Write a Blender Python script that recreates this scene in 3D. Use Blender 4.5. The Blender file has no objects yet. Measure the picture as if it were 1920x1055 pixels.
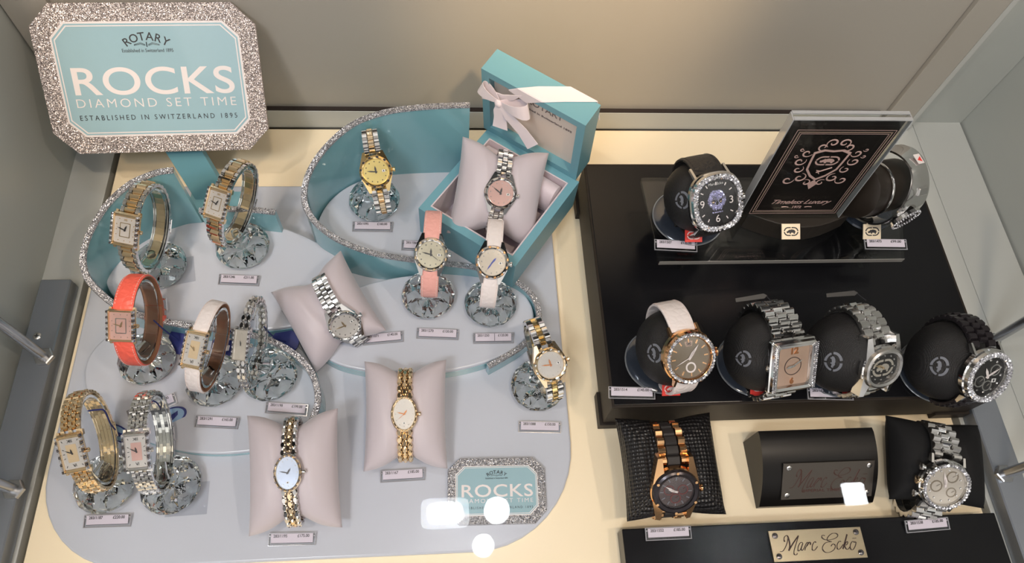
import bpy, math, random
from mathutils import Vector as V, Matrix as MX
random.seed(7)
PI = math.pi
sc = bpy.context.scene
col = sc.collection
# ------------------------------------------------------------------ camera
FX = 1367.0; CX, CY = 960.0, 527.5; H = 0.62
CAM = [(0.99610533, 0.01353644, -0.087126), (-0.05179237, 0.88952781, -0.45393593), (0.07135632, 0.45668046, 0.88676447)]
R3 = MX(CAM)
cd = bpy.data.cameras.new('camera'); cam = bpy.data.objects.new('camera', cd); col.objects.link(cam)
cd.sensor_width = 36; cd.lens = FX * 36 / 1920; cd.clip_start = 0.005; cd.clip_end = 50
cam.matrix_world = MX.Translation((0, 0, H)) @ R3.to_4x4()
sc.camera = cam
# ------------------------------------------------------------------ exposure
sc.view_settings.view_transform = 'Standard'; sc.view_settings.look = 'None'
sc.view_settings.gamma = 1; sc.view_settings.use_curve_mapping = False
sc.view_settings.exposure = -0.28
# ------------------------------------------------------------------ world: dim shop, bright noise patches added behind the camera for metal reflections
w = bpy.data.worlds.new('shop'); sc.world = w; w.use_nodes = True
nt = w.node_tree; N = nt.nodes; L = nt.links
bg = N['Background']
tc = N.new('ShaderNodeTexCoord'); mp = N.new('ShaderNodeMapping'); mp.inputs['Scale'].default_value = (3, 3, 5)
sp_ = N.new('ShaderNodeSeparateXYZ'); mr = N.new('ShaderNodeMapRange'); mr.inputs['From Min'].default_value = -0.02; mr.inputs['From Max'].default_value = -0.25; mr.inputs['To Min'].default_value = 0.14; mr.inputs['To Max'].default_value = 1.9
L.new(tc.outputs['Generated'], sp_.inputs['Vector']); L.new(sp_.outputs['Y'], mr.inputs['Value']); L.new(mr.outputs['Result'], bg.inputs['Strength'])
no = N.new('ShaderNodeTexNoise'); no.inputs['Scale'].default_value = 1.6; no.inputs['Detail'].default_value = 3
rp = N.new('ShaderNodeValToRGB'); e = rp.color_ramp.elements
e[0].position = 0.46; e[0].color = (0.03, 0.03, 0.035, 1); e[1].position = 0.60; e[1].color = (1.0, 0.95, 0.90, 1)
L.new(tc.outputs['Generated'], mp.inputs['Vector']); L.new(mp.outputs['Vector'], no.inputs['Vector'])
L.new(no.outputs['Fac'], rp.inputs['Fac']); L.new(rp.outputs['Color'], bg.inputs['Color'])

# ------------------------------------------------------------------ lights of the shop
def lamp(name, loc, target, power, size, color, sy=None):
    ld = bpy.data.lights.new(name, 'AREA'); ld.energy = power; ld.size = size; ld.color = color
    if sy: ld.shape = 'RECTANGLE'; ld.size_y = sy
    o = bpy.data.objects.new(name, ld); col.objects.link(o); o.location = loc
    o.rotation_euler = (V(target) - V(loc)).to_track_quat('-Z', 'Y').to_euler()
    return o
lamp('shop_ceiling_light', (-0.5, -0.7, 1.7), (-0.1, 0.2, 0), 13.5, 0.4, (0.92, 0.95, 1.0), 0.2)
lamp('shop_spotlight', (0.25, -0.35, 1.9), (0.25, 0.3, 0), 9, 0.08, (1.0, 0.80, 0.58))
lamp('shop_spotlight', (-0.45, -0.1, 1.6), (-0.1, 0.45, 0.05), 5, 0.05, (1.0, 0.86, 0.74))
lamp('shop_spotlight', (0.75, -0.2, 1.5), (0.1, 0.4, 0.05), 5, 0.05, (1.0, 0.82, 0.66))

def spot(name, loc, target, power, deg, color, blend=.6, r=.03):
    ld = bpy.data.lights.new(name, 'SPOT'); ld.energy = power; ld.spot_size = math.radians(deg); ld.spot_blend = blend; ld.color = color; ld.shadow_soft_size = r
    o = bpy.data.objects.new(name, ld); col.objects.link(o); o.location = loc
    o.rotation_euler = (V(target) - V(loc)).to_track_quat('-Z', 'Y').to_euler()
spot('counter_spotlight', (0.22, -0.06, .95), (0.13, .51, .245), 62, 24, (1.0, .68, .36), 1.0)
spot('counter_spotlight', (-0.42, -0.10, .95), (-0.37, .35, .15), 16, 28, (1.0, .70, .42), 1.0)
# ------------------------------------------------------------------ helpers: a pixel of the photo -> a point on the plane z
def ray(px, py):
    return (R3 @ V((px - CX, -(py - CY), -FX))).normalized()
def at(px, py, z=0.0):
    d = ray(px, py); return V((0, 0, H)) + d * ((z - H) / d.z)
def aty(px, py, y):
    d = ray(px, py); return V((0, 0, H)) + d * (y / d.y)

MATS = {}
def nodes(name):
    m = bpy.data.materials.new(name); m.use_nodes = True
    return m, m.node_tree.nodes, m.node_tree.links, m.node_tree.nodes['Principled BSDF']
def mat(name, c, rough=0.5, metal=0.0, coat=0.0, bump=None, spec=None, var=0.0, sheen=0.0):
    if name in MATS: return MATS[name]
    m, n, l, b = nodes(name)
    b.inputs['Base Color'].default_value = (*c, 1); b.inputs['Roughness'].default_value = rough; b.inputs['Metallic'].default_value = metal
    b.inputs['Coat Weight'].default_value = coat; b.inputs['Coat Roughness'].default_value = 0.05
    if sheen: b.inputs['Sheen Weight'].default_value = sheen
    if spec is not None: b.inputs['Specular IOR Level'].default_value = spec
    t = n.new('ShaderNodeTexCoord')
    if var:
        x = n.new('ShaderNodeTexNoise'); x.inputs['Scale'].default_value = 25; l.new(t.outputs['Object'], x.inputs['Vector'])
        r = n.new('ShaderNodeValToRGB'); ee = r.color_ramp.elements
        ee[0].position = .3; ee[1].position = .7
        ee[0].color = (*[q * (1 - var) for q in c], 1); ee[1].color = (*[min(1, q * (1 + var)) for q in c], 1)
        l.new(x.outputs['Fac'], r.inputs['Fac']); l.new(r.outputs['Color'], b.inputs['Base Color'])
    if bump:
        kind, scale, st, dist = bump
        if kind == 'noise': x = n.new('ShaderNodeTexNoise'); x.inputs['Scale'].default_value = scale; out = x.outputs['Fac']
        elif kind == 'voronoi': x = n.new('ShaderNodeTexVoronoi'); x.inputs['Scale'].default_value = scale; out = x.outputs['Distance']
        elif kind == 'vgrid': x = n.new('ShaderNodeTexVoronoi'); x.inputs['Scale'].default_value = scale; x.inputs['Randomness'].default_value = .12; iv = n.new('ShaderNodeMath'); iv.operation = 'SUBTRACT'; iv.inputs[0].default_value = 1; l.new(x.outputs['Distance'], iv.inputs[1]); out = iv.outputs[0]
        elif kind == 'croc':
            x = n.new('ShaderNodeTexVoronoi'); x.feature = 'DISTANCE_TO_EDGE'; x.inputs['Scale'].default_value = scale; out = x.outputs['Distance']
        elif kind == 'check': x = n.new('ShaderNodeTexChecker'); x.inputs['Scale'].default_value = scale; out = x.outputs['Fac']
        elif kind == 'brushed':
            x = n.new('ShaderNodeTexNoise'); x.inputs['Scale'].default_value = scale; out = x.outputs['Fac']
            q = n.new('ShaderNodeMapping'); q.inputs['Scale'].default_value = (1, 40, 1); l.new(t.outputs['Object'], q.inputs['Vector']); l.new(q.outputs['Vector'], x.inputs['Vector'])
        if kind != 'brushed': l.new(t.outputs['Object'], x.inputs['Vector'])
        u = n.new('ShaderNodeBump'); u.inputs['Strength'].default_value = st; u.inputs['Distance'].default_value = dist
        l.new(out, u.inputs['Height']); l.new(u.outputs['Normal'], b.inputs['Normal'])
    MATS[name] = m; return m
def glitter(name, lo, hi, scale=1500):
    m, n, l, b = nodes(name); t = n.new('ShaderNodeTexCoord')
    v = n.new('ShaderNodeTexVoronoi'); v.inputs['Scale'].default_value = scale; l.new(t.outputs['Object'], v.inputs['Vector'])
    s = n.new('ShaderNodeSeparateColor'); l.new(v.outputs['Color'], s.inputs['Color'])
    r = n.new('ShaderNodeValToRGB'); ee = r.color_ramp.elements; ee[0].color = (*lo, 1); ee[1].color = (*hi, 1); ee[0].position = .25; ee[1].position = .85
    l.new(s.outputs['Red'], r.inputs['Fac']); l.new(r.outputs['Color'], b.inputs['Base Color'])
    g = n.new('ShaderNodeNewGeometry'); a = n.new('ShaderNodeVectorMath'); a.operation = 'SUBTRACT'; a.inputs[1].default_value = (.5, .5, .5)
    l.new(v.outputs['Color'], a.inputs[0]); k = n.new('ShaderNodeVectorMath'); k.operation = 'SCALE'; k.inputs['Scale'].default_value = 1.1; l.new(a.outputs[0], k.inputs[0])
    p = n.new('ShaderNodeVectorMath'); p.operation = 'ADD'; l.new(g.outputs['Normal'], p.inputs[0]); l.new(k.outputs[0], p.inputs[1])
    z = n.new('ShaderNodeVectorMath'); z.operation = 'NORMALIZE'; l.new(p.outputs[0], z.inputs[0]); l.new(z.outputs[0], b.inputs['Normal'])
    b.inputs['Metallic'].default_value = .55; b.inputs['Roughness'].default_value = .28
    return m
def glass(name, c=(1, 1, 1), rough=0.0, ior=1.5):
    m, n, l, b = nodes(name)
    b.inputs['Base Color'].default_value = (*c, 1); b.inputs['Roughness'].default_value = rough
    b.inputs['Transmission Weight'].default_value = 1; b.inputs['IOR'].default_value = ior
    return m
def clear(name, tint=(1, 1, 1), refl=0.08, rough=0.02):
    """clear plate: lets light through, with a mirror sheen"""
    m = bpy.data.materials.new(name); m.use_nodes = True; n = m.node_tree.nodes; l = m.node_tree.links
    n.remove(n['Principled BSDF']); o = n['Material Output']
    t = n.new('ShaderNodeBsdfTransparent'); t.inputs['Color'].default_value = (*tint, 1)
    g = n.new('ShaderNodeBsdfGlossy'); g.inputs['Roughness'].default_value = rough
    f = n.new('ShaderNodeLayerWeight'); p = n.new('ShaderNodeMath'); p.operation = 'POWER'; p.inputs[1].default_value = 5; l.new(f.outputs['Facing'], p.inputs[0])
    a = n.new('ShaderNodeMath'); a.operation = 'MULTIPLY_ADD'; a.inputs[1].default_value = min(.7, refl * 9); a.inputs[2].default_value = refl; a.use_clamp = True
    l.new(p.outputs[0], a.inputs[0])
    x = n.new('ShaderNodeMixShader'); l.new(a.outputs[0], x.inputs['Fac']); l.new(t.outputs[0], x.inputs[1]); l.new(g.outputs[0], x.inputs[2])
    l.new(x.outputs[0], o.inputs['Surface']); return m
def emit(name, c, s):
    m = bpy.data.materials.new(name); m.use_nodes = True; n = m.node_tree.nodes; b = n['Principled BSDF']
    b.inputs['Base Color'].default_value = (0, 0, 0, 1); b.inputs['Emission Color'].default_value = (*c, 1); b.inputs['Emission Strength'].default_value = s
    return m

WHITE_GLOSS = mat('white_lacquer', (0.53, 0.56, 0.64), 0.22)
CREAM = mat('cream_laminate', (0.95, 0.82, 0.60), 0.3)
WALLM = mat('wall_laminate', (0.41, 0.385, 0.345), 0.45)
SIDEM = mat('side_laminate', (0.46, 0.48, 0.46), 0.3)
SILLM = mat('sill_white', (0.50, 0.515, 0.50), 0.35)
GAPM = mat('dark_gap', (0.02, 0.012, 0.01), 0.7)
ALU = mat('satin_aluminium', (0.30, 0.33, 0.38), 0.38, 0.7)
ROD = mat('steel_rod', (0.45, 0.46, 0.48), 0.25, 0.9)
TEAL = mat('teal_lacquer', (0.20, 0.42, 0.48), 0.12, coat=.6)
TEALB = mat('teal_paper', (0.155, 0.36, 0.44), 0.4)
TEALP = mat('pale_teal_print', (0.33, 0.50, 0.57), 0.18, coat=.6)
GLIT = glitter('silver_glitter', (0.28, 0.235, 0.23), (0.80, 0.70, 0.67), 1900)
GLITS = glitter('silver_glitter_small', (0.16, 0.16, 0.18), (0.72, 0.72, 0.76), 2100)
PAPERW = mat('white_print', (0.80, 0.74, 0.74), 0.3)
INK = mat('black_ink', (0.015, 0.015, 0.02), 0.4)
SATIN = mat('pillow_satin', (0.54, 0.485, 0.53), 0.5, sheen=.3, bump=('noise', 60, .25, .002))
SATINL = mat('lining_satin', (0.66, 0.57, 0.62), 0.45, sheen=.3)
RIBBON = mat('ribbon_satin', (0.80, 0.72, 0.78), 0.28, sheen=.4)
CARD = mat('ticket_card', (0.57, 0.53, 0.62), 0.6)
CREAMC = mat('cream_card', (0.80, 0.68, 0.60), 0.5)
STEEL = mat('polished_steel', (0.80, 0.79, 0.78), 0.10, 1)
STEEL2 = mat('brushed_steel', (0.66, 0.65, 0.64), 0.26, 1)
GOLD = mat('pale_gold', (0.97, 0.76, 0.50), 0.14, 1)
GOLDY = mat('yellow_gold', (0.96, 0.72, 0.34), 0.14, 1)
ROSE = mat('rose_gold', (0.88, 0.52, 0.26), 0.12, 1)
COPPER = mat('copper_gold', (0.72, 0.30, 0.12), 0.14, 1)
BLACKM = mat('black_metal', (0.035, 0.03, 0.035), 0.25, .6)
GEM = mat('cut_stone', (0.92, 0.92, 0.98), 0.03, .85)
GEMD = mat('dark_stone', (0.25, 0.23, 0.24), 0.03, .9)
GUN = mat('violet_stone', (0.62, 0.62, 0.9), 0.05, .8)
BLACK = mat('black_lacquer', (0.004, 0.004, 0.0055), 0.2, spec=.35)
BLACKW = mat('brown_black_wood', (0.016, 0.011, 0.008), 0.5, spec=.3)
BLACKF = mat('black_velvet', (0.005, 0.005, 0.006), 0.75, spec=.25, bump=('noise', 90, .3, .002))
BALLM = mat('black_honeycomb_fabric', (0.007, 0.0065, 0.0075), 0.42, spec=.4, bump=('vgrid', 1250, .8, .0006))
WOVEN = mat('black_woven_leather', (0.007, 0.006, 0.007), 0.33, bump=('vgrid', 330, 1.0, .0022))
GREYP = mat('grey_print', (0.14, 0.15, 0.18), 0.6)
RED = mat('red_badge', (0.75, 0.05, 0.04), 0.35)
BADGEG = mat('ivory_gold_badge', (0.75, 0.64, 0.48), 0.3, .3)
PINKP = mat('pink_foil', (0.72, 0.50, 0.46), 0.35, .4)
MOP = mat('pearl_dial', (0.58, 0.56, 0.54), 0.25, .2, coat=.6, var=.12)
MOPG = mat('grey_pearl_dial', (0.50, 0.46, 0.40), 0.2, .3, coat=.6, var=.2)
MOPB = mat('blue_pearl_dial', (0.34, 0.40, 0.52), 0.3, .2, coat=.6, var=.2)
MOPP = mat('pink_pearl_dial', (0.66, 0.42, 0.38), 0.2, .2, coat=.6, var=.15)
CHAMP = mat('champagne_dial', (0.72, 0.58, 0.22), 0.22, .5, coat=.5, var=.12)
BRONZED = mat('bronze_dial', (0.22, 0.17, 0.11), 0.2, .6, coat=.6, var=.2)
COPD = mat('copper_dial', (0.72, 0.50, 0.38), 0.25, .7, coat=.4, var=.1)
BLKD = mat('black_dial', (0.006, 0.005, 0.006), 0.2)
CORAL = mat('coral_leather', (0.86, 0.13, 0.09), 0.42, bump=('croc', 170, .8, .0012))
PINKL = mat('pink_leather', (0.80, 0.40, 0.36), 0.42, bump=('croc', 190, .7, .001))
WHL = mat('white_leather', (0.78, 0.72, 0.72), 0.4, bump=('croc', 190, .7, .001))
TANL = mat('tan_lining', (0.30, 0.14, 0.08), 0.7)
BLKL = mat('black_leather', (0.02, 0.018, 0.018), 0.32, bump=('croc', 200, .8, .001))
THREAD = mat('pale_thread', (0.85, 0.70, 0.66), 0.7)
BLUET = mat('blue_tag_card', (0.01, 0.02, 0.16), 0.4)
BLUEL = mat('pale_blue_print', (0.22, 0.36, 0.55), 0.4)
BLUES = mat('blue_cord', (0.015, 0.025, 0.16), 0.7)
BRASS = mat('brushed_brass', (0.62, 0.54, 0.38), 0.28, 1, bump=('brushed', 90, .12, .0004))
PEWTER = mat('dark_pewter', (0.13, 0.115, 0.10), 0.35, .8, bump=('brushed', 90, .12, .0004))
ENGR = mat('engraved_black', (0.03, 0.012, 0.01), 0.5)
BASED = mat('smoked_base', (0.035, 0.045, 0.065), 0.12, .3, coat=.8)
CRYST = glass('cut_crystal', (0.97, 1.0, 0.99))
ACRY = clear('clear_acrylic', (0.94, 0.955, 0.95), .05)
ACRYG = glass('acrylic_block', (0.96, 0.98, 0.97), 0, 1.45)
HOLD = clear('ticket_plastic', (0.95, 0.955, 0.965), .045)
PANE = clear('case_glass', (0.99, 0.992, 0.99), .012, 0.0)
HRIM = mat('ticket_rim_plastic', (0.30, 0.30, 0.33), 0.12, coat=.5)
WGLASS = clear('watch_glass', (0.98, 0.98, 0.98), .03, 0.0)

# ------------------------------------------------------------------ mesh builder
class MB:
    def __init__(s): s.v = []; s.f = []; s.mi = []; s.m = []; s.M = MX.Identity(4)
    def mat(s, m):
        if m not in s.m: s.m.append(m)
        return s.m.index(m)
    def add(s, vs, fs, m):
        o = len(s.v); k = s.mat(m)
        s.v += [tuple(s.M @ V(p)) for p in vs]
        for f in fs: s.f.append([i + o for i in f]); s.mi.append(k)
        return s
    def box(s, c, d, m, ch=0.0):
        x, y, z = c; a, b, h = d[0] / 2, d[1] / 2, d[2] / 2
        if ch <= 0:
            vs = [(x + i * a, y + j * b, z + k * h) for k in (-1, 1) for j in (-1, 1) for i in (-1, 1)]
            return s.add(vs, [(0, 2, 3, 1), (4, 5, 7, 6), (0, 1, 5, 4), (2, 6, 7, 3), (0, 4, 6, 2), (1, 3, 7, 5)], m)
        rings = []
        for zz, ins in ((-h, ch), (-h + ch, 0), (h - ch, 0), (h, ch)):
            A, B = a - ins, b - ins; q = ch * .7
            rings.append([(x + u, y + v_, z + zz) for u, v_ in ((-A + q, -B), (A - q, -B), (A, -B + q), (A, B - q), (A - q, B), (-A + q, B), (-A, B - q), (-A, -B + q))])
        return s.loft(rings, m)
    def loft(s, rings, m, closed=True, cap=True, ring_closed=False):
        n = len(rings[0]); vs = [p for r in rings for p in r]; fs = []
        for i in range(len(rings) - (0 if ring_closed else 1)):
            i2 = (i + 1) % len(rings)
            for j in range(n if closed else n - 1):
                k = (j + 1) % n; fs.append((i * n + j, i * n + k, i2 * n + k, i2 * n + j))
        if cap and not ring_closed:
            fs.append(tuple(range(n - 1, -1, -1))); fs.append(tuple((len(rings) - 1) * n + j for j in range(n)))
        return s.add(vs, fs, m)
    def prism(s, poly, z0, z1, m):
        return s.loft([[(x, y, z0) for x, y in poly], [(x, y, z1) for x, y in poly]], m)
    def lathe(s, prof, m, n=40, sx=1, sy=1, c=(0, 0, 0), cap=True):
        return s.loft([[(c[0] + r * sx * math.cos(2 * PI * i / n), c[1] + r * sy * math.sin(2 * PI * i / n), c[2] + z) for i in range(n)] for r, z in prof], m, cap=cap)
    def tube(s, pts, r, m, n=8, flat=1.0, closed=False):
        pts = [V(p) for p in pts]; rings = []; k = len(pts); up = V((0, 0, 1))
        for i, p in enumerate(pts):
            d = (pts[(i + 1) % k if closed else min(i + 1, k - 1)] - pts[(i - 1) % k if closed else max(i - 1, 0)])
            if d.length < 1e-9: d = V((1, 0, 0))
            d.normalize(); a = d.cross(up)
            if a.length < .05: a = d.cross(V((1, 0, 0)))
            a.normalize(); b = a.cross(d)
            rr = r[i] if isinstance(r, (list, tuple)) else r
            rings.append([tuple(p + a * rr * math.cos(2 * PI * j / n) + b * rr * flat * math.sin(2 * PI * j / n)) for j in range(n)])
        return s.loft(rings, m, ring_closed=closed)
    def ball(s, c, r, m, n=16, sq=(1, 1, 1)):
        rings = []
        for i in range(1, n // 2):
            t = PI * i / (n // 2); rings.append([(c[0] + r * sq[0] * math.sin(t) * math.cos(2 * PI * j / n), c[1] + r * sq[1] * math.sin(t) * math.sin(2 * PI * j / n), c[2] - r * sq[2] * math.cos(t)) for j in range(n)])
        return s.loft(rings, m)
    def build(s, name, parent=None, smooth=False, bevel=0, local=None, ang=None):
        me = bpy.data.meshes.new(name); me.from_pydata(s.v, [], s.f); me.update()
        for m in s.m: me.materials.append(m)
        me.polygons.foreach_set('material_index', s.mi)
        o = bpy.data.objects.new(name, me); col.objects.link(o)
        if smooth:
            me.polygons.foreach_set('use_smooth', [True] * len(me.polygons))
            me.set_sharp_from_angle(angle=math.radians(ang or 40))
        if parent: o.parent = parent
        if local is not None: o.matrix_basis = local
        if bevel:
            b = o.modifiers.new('bevel', 'BEVEL'); b.width = bevel; b.segments = 3; b.limit_method = 'ANGLE'; b.angle_limit = math.radians(35)
        return o

def thing(name, M, label, cat, group=None):
    o = bpy.data.objects.new(name, None); col.objects.link(o); o.empty_display_size = .01
    o.matrix_world = M if isinstance(M, MX) else MX.Translation(M)
    return tag(o, label, cat, group)
def tag(o, label, cat, group=None):
    o['label'] = label; o['category'] = cat
    if group: o['group'] = group
    return o
def struct(o): o['kind'] = 'structure'; return o

def frame(origin, yaw, el, roll=0.0):
    """z = facing direction (yaw 0 = towards the front of the case, + = right), x = right, y = up on the face"""
    y, e_, r = map(math.radians, (yaw, el, roll))
    n = V((math.sin(y) * math.cos(e_), -math.cos(y) * math.cos(e_), math.sin(e_)))
    x = V((math.cos(y), math.sin(y), 0)); t = n.cross(x)
    x2 = x * math.cos(r) + t * math.sin(r); t2 = n.cross(x2)
    M = MX((x2, t2, n)).transposed().to_4x4(); M.translation = origin
    return M
def plan(origin, yaw=0.0, tilt=0.0):
    return MX.Translation(origin) @ MX.Rotation(math.radians(yaw), 4, 'Z') @ MX.Rotation(math.radians(tilt), 4, 'X')

def text(s, size, m, parent, M, shear=0.0, spacing=1.0, width=None, name='lettering', depth=.00008, bold=0.0):
    cu = bpy.data.curves.new(name, 'FONT'); cu.body = s; cu.size = size; cu.align_x = 'CENTER'; cu.align_y = 'CENTER'
    cu.shear = shear; cu.space_character = spacing; cu.extrude = depth; cu.offset = bold; cu.resolution_u = 3 if size < .02 else 10
    o = bpy.data.objects.new('t', cu); col.objects.link(o); bpy.context.view_layer.update()
    me = bpy.data.meshes.new_from_object(o.evaluated_get(bpy.context.evaluated_depsgraph_get()))
    bpy.data.objects.remove(o); me.materials.clear(); me.materials.append(m)
    xs = [v.co.x for v in me.vertices]
    if width and xs:
        k = width / (max(xs) - min(xs))
        for v in me.vertices: v.co.x *= k
    me.name = name
    r = bpy.data.objects.new(name, me); col.objects.link(r); r.parent = parent; r.matrix_basis = M
    return r
def spline(pts, n=8, closed=False):
    P = [V(p) for p in pts]; out = []; k = len(P)
    for i in range(k if closed else k - 1):
        if closed: a, b, c, d = P[(i - 1) % k], P[i], P[(i + 1) % k], P[(i + 2) % k]
        else: a, b, c, d = P[max(i - 1, 0)], P[i], P[i + 1], P[min(i + 2, k - 1)]
        for j in range(n):
            t = j / n
            out.append(.5 * ((2 * b) + (c - a) * t + (2 * a - 5 * b + 4 * c - d) * t * t + (3 * b - a - 3 * c + d) * t ** 3))
    if not closed: out.append(P[-1])
    return out
T = MX.Translation
RHINO = [(-1, -.12), (-.93, .14), (-.82, .0), (-.72, .18), (-.55, .28), (-.45, .46), (-.3, .36), (.05, .5), (.45, .46), (.8, .28), (.98, -.05), (.9, -.2), (.82, -.35), (.82, -.55), (.58, -.55), (.52, -.3), (.2, -.28), (-.02, -.28), (-.08, -.55), (-.32, -.55), (-.32, -.3), (-.52, -.28), (-.72, -.4), (-.92, -.34)]
def emblem(mb, c, w, h, m, z, th=.0002):
    """rounded capsule outline in four pieces with a walking rhino inside"""
    hw, hh = w / 2, h / 2; r = hh; t = h * .13
    for q in range(4):
        sx = 1 if q in (0, 3) else -1; sy = 1 if q < 2 else -1
        outer = []; inner = []
        g = h * .05
        for k in range(9):
            a = PI / 2 * k / 8
            ox, oy = (hw - r) + r * math.sin(a), r * math.cos(a)
            ix, iy = (hw - r) + (r - t) * math.sin(a), (r - t) * math.cos(a)
            outer.append((max(ox, g), max(oy, g))); inner.append((max(ix, g), max(iy, g)))
        outer.insert(0, (g, r)); inner.insert(0, (g, r - t))
        poly = outer + inner[::-1]
        poly = [(c[0] + sx * x, c[1] + sy * y) for x, y in poly]
        if sx * sy < 0: poly = poly[::-1]
        mb.prism(poly[::-1], z, z + th, m)
    mb.prism([(c[0] + x * hw * .62, c[1] + y * hh * .95) for x, y in RHINO][::-1], z, z + th, m)

# ================================================================== THE CASE
YB = 0.502
XL, XR = -0.327, 0.457
struct(MB().box(((XL + XR) / 2, .1865, -.01), (XR - XL, .627, .02), CREAM).build('floor', bevel=.0006))
b = MB(); b.box((-.3515, .2, -.0105), (.037, .68, .02), SILLM); struct(b.build('trim_1', bevel=.0006))
b = MB(); b.box((.496, .2, -.0105), (.063, .68, .02), SILLM); struct(b.build('trim_2', bevel=.0006))
b = MB(); b.box((.557, .2, -.0105), (.058, .68, .02), SILLM); struct(b.build('trim_3', bevel=.0006))
b = MB(); b.box((.1, .19, -.03), (1.1, .70, .012), GAPM); struct(b.build('floor_base'))
b = MB(); b.box(((XL + XR) / 2 + .008, YB + .006, .013), (.80, .012, .026), SILLM); struct(b.build('baseboard_back', bevel=.0004))
b = MB(); b.box(((XL + XR) / 2 + .008, YB + .0035, .0268), (.80, .006, .0015), GAPM); struct(b.build('gap_line_back'))  # dark strip painted in as the shaded gap between baseboard and wall
b = MB(); b.box((.06, YB + .011, .20), (.84, .012, .52), WALLM); struct(b.build('wall_back'))
b = MB(); b.box((.4965, YB + .012, .20), (.032, .024, .52), WALLM); b.box((.5158, YB + .012, .20), (.006, .024, .52), SILLM); struct(b.build('trim_4', bevel=.0006))
b = MB(); b.box((-.349, YB + .012, .20), (.038, .024, .52), WALLM); struct(b.build('trim_5', bevel=.0006))
b = MB(); b.box((-.376, .2, .20), (.012, .68, .52), SIDEM); struct(b.build('wall_left'))
b = MB(); b.box((.594, .2, .20), (.012, .68, .52), SIDEM); struct(b.build('wall_right'))
b = MB(); b.box((.1095, .2, .463), (.96, .68, .006), PANE); struct(b.build('window_1', bevel=.0005))

b = MB(); b.box((.5535, YB + .018, .20), (.068, .012, .52), SIDEM); struct(b.build('trim_7'))
# metal bars and the rods that carry the shelf above
def bar(x, y0, y1, label, cat='bar'):
    t = thing('shelf_support_bar', (x, (y0 + y1) / 2, 0), label, cat, 'aluminium bars on the side sills')
    MB().box((0, 0, .0078), (.026, y1 - y0, .0156), ALU, .001).build('bar_body', t)
    for yy in (y1 - .055, y0 + .04):
        s = MB(); yl = yy - (y0 + y1) / 2
        s.lathe([(.0034, .0156), (.0034, .0162), (.0026, .0168)], STEEL2, 20, c=(-.003, yl, 0))
        for a in (0, PI / 2):
            s.M = T((-.003, yl, .0168)) @ MX.Rotation(a, 4, 'Z'); s.box((0, 0, 0), (.0036, .0007, .0003), INK)
        s.build('screw', t, smooth=True)
    return t
bar(-.3485, -.10, .318, 'flat grey aluminium bar on the left sill of the case')
bar(.481, -.10, .30, 'flat grey aluminium bar on the right sill beside the black pillow')
def rod(x, y, z0, label):
    t = thing('shelf_support_rod', (x, y, z0), label, 'rod', 'round rods standing on the side bars')
    MB().lathe([(.0042, 0), (.0042, .36)], ROD, 24).build('rod_shaft', t, smooth=True)
    MB().lathe([(.0082, 0), (.0082, .0035), (.0072, .0042)], ROD, 6).build('hex_nut', t)
for (px, py, l) in ((85, 670, 'grey round rod with hex nut on the left bar, farther from the viewer'), (28, 918, 'grey round rod with hex nut on the left bar, nearest the lower left corner'), (1880, 889, 'grey round rod with hex nut on the right bar, beside the black pillow'), (1858, 640, 'grey round rod behind the black bracelet watch at the right')):
    p = at(px, py, .0156); rod(p.x, p.y, .0157, l)

# ceiling lamps of the shop (they mirror in the glass top)
LAMPO = emit('lamp_diffuser', (0.85, 0.92, 1.0), 22)
def outline0(a, b, n): return [(a * math.copysign(abs(math.cos(q)) ** (2 / n), math.cos(q)), b * math.copysign(abs(math.sin(q)) ** (2 / n), math.sin(q))) for q in [2 * PI * k / 48 for k in range(48)]]
LAMPM = emit('lamp_face', (0.93, 0.97, 1.0), 110)
for (x, y, kind, l) in ((-.014, .288, 0, 'rectangular floodlight in the shop ceiling'), (.102, .289, 1, 'round white shop downlight beside the floodlight'), (.069, .215, 2, 'smaller round white shop downlight nearest the counter front'), (.946, .293, 3, 'square shop spotlight at the far right')):
    t = thing('ceiling_lamp', (x, y, 2.0), l, 'lamp', 'shop ceiling lamps')
    s = MB(); h = MB()
    if kind == 0:
        s.prism(outline0(.041, .024, 3.2), 0, .004, LAMPM); h.box((0, 0, .020), (.128, .080, .03), ALU, .003)
        g = MB(); g.prism(outline0(.054, .033, 6), .0042, .006, LAMPO); g.build('diffuser', t)
    elif kind == 3: s.box((0, 0, 0), (.05, .05, .006), LAMPM, .002); h.box((0, 0, .018), (.06, .06, .03), ALU, .003)
    else: r = .029 if kind == 1 else .024; s.lathe([(r, -.003), (r, .003)], LAMPM, 32); h.lathe([(r + .006, .004), (r + .006, .04)], ALU, 32)
    s.build('lamp_face', t); h.build('housing', t)

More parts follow.
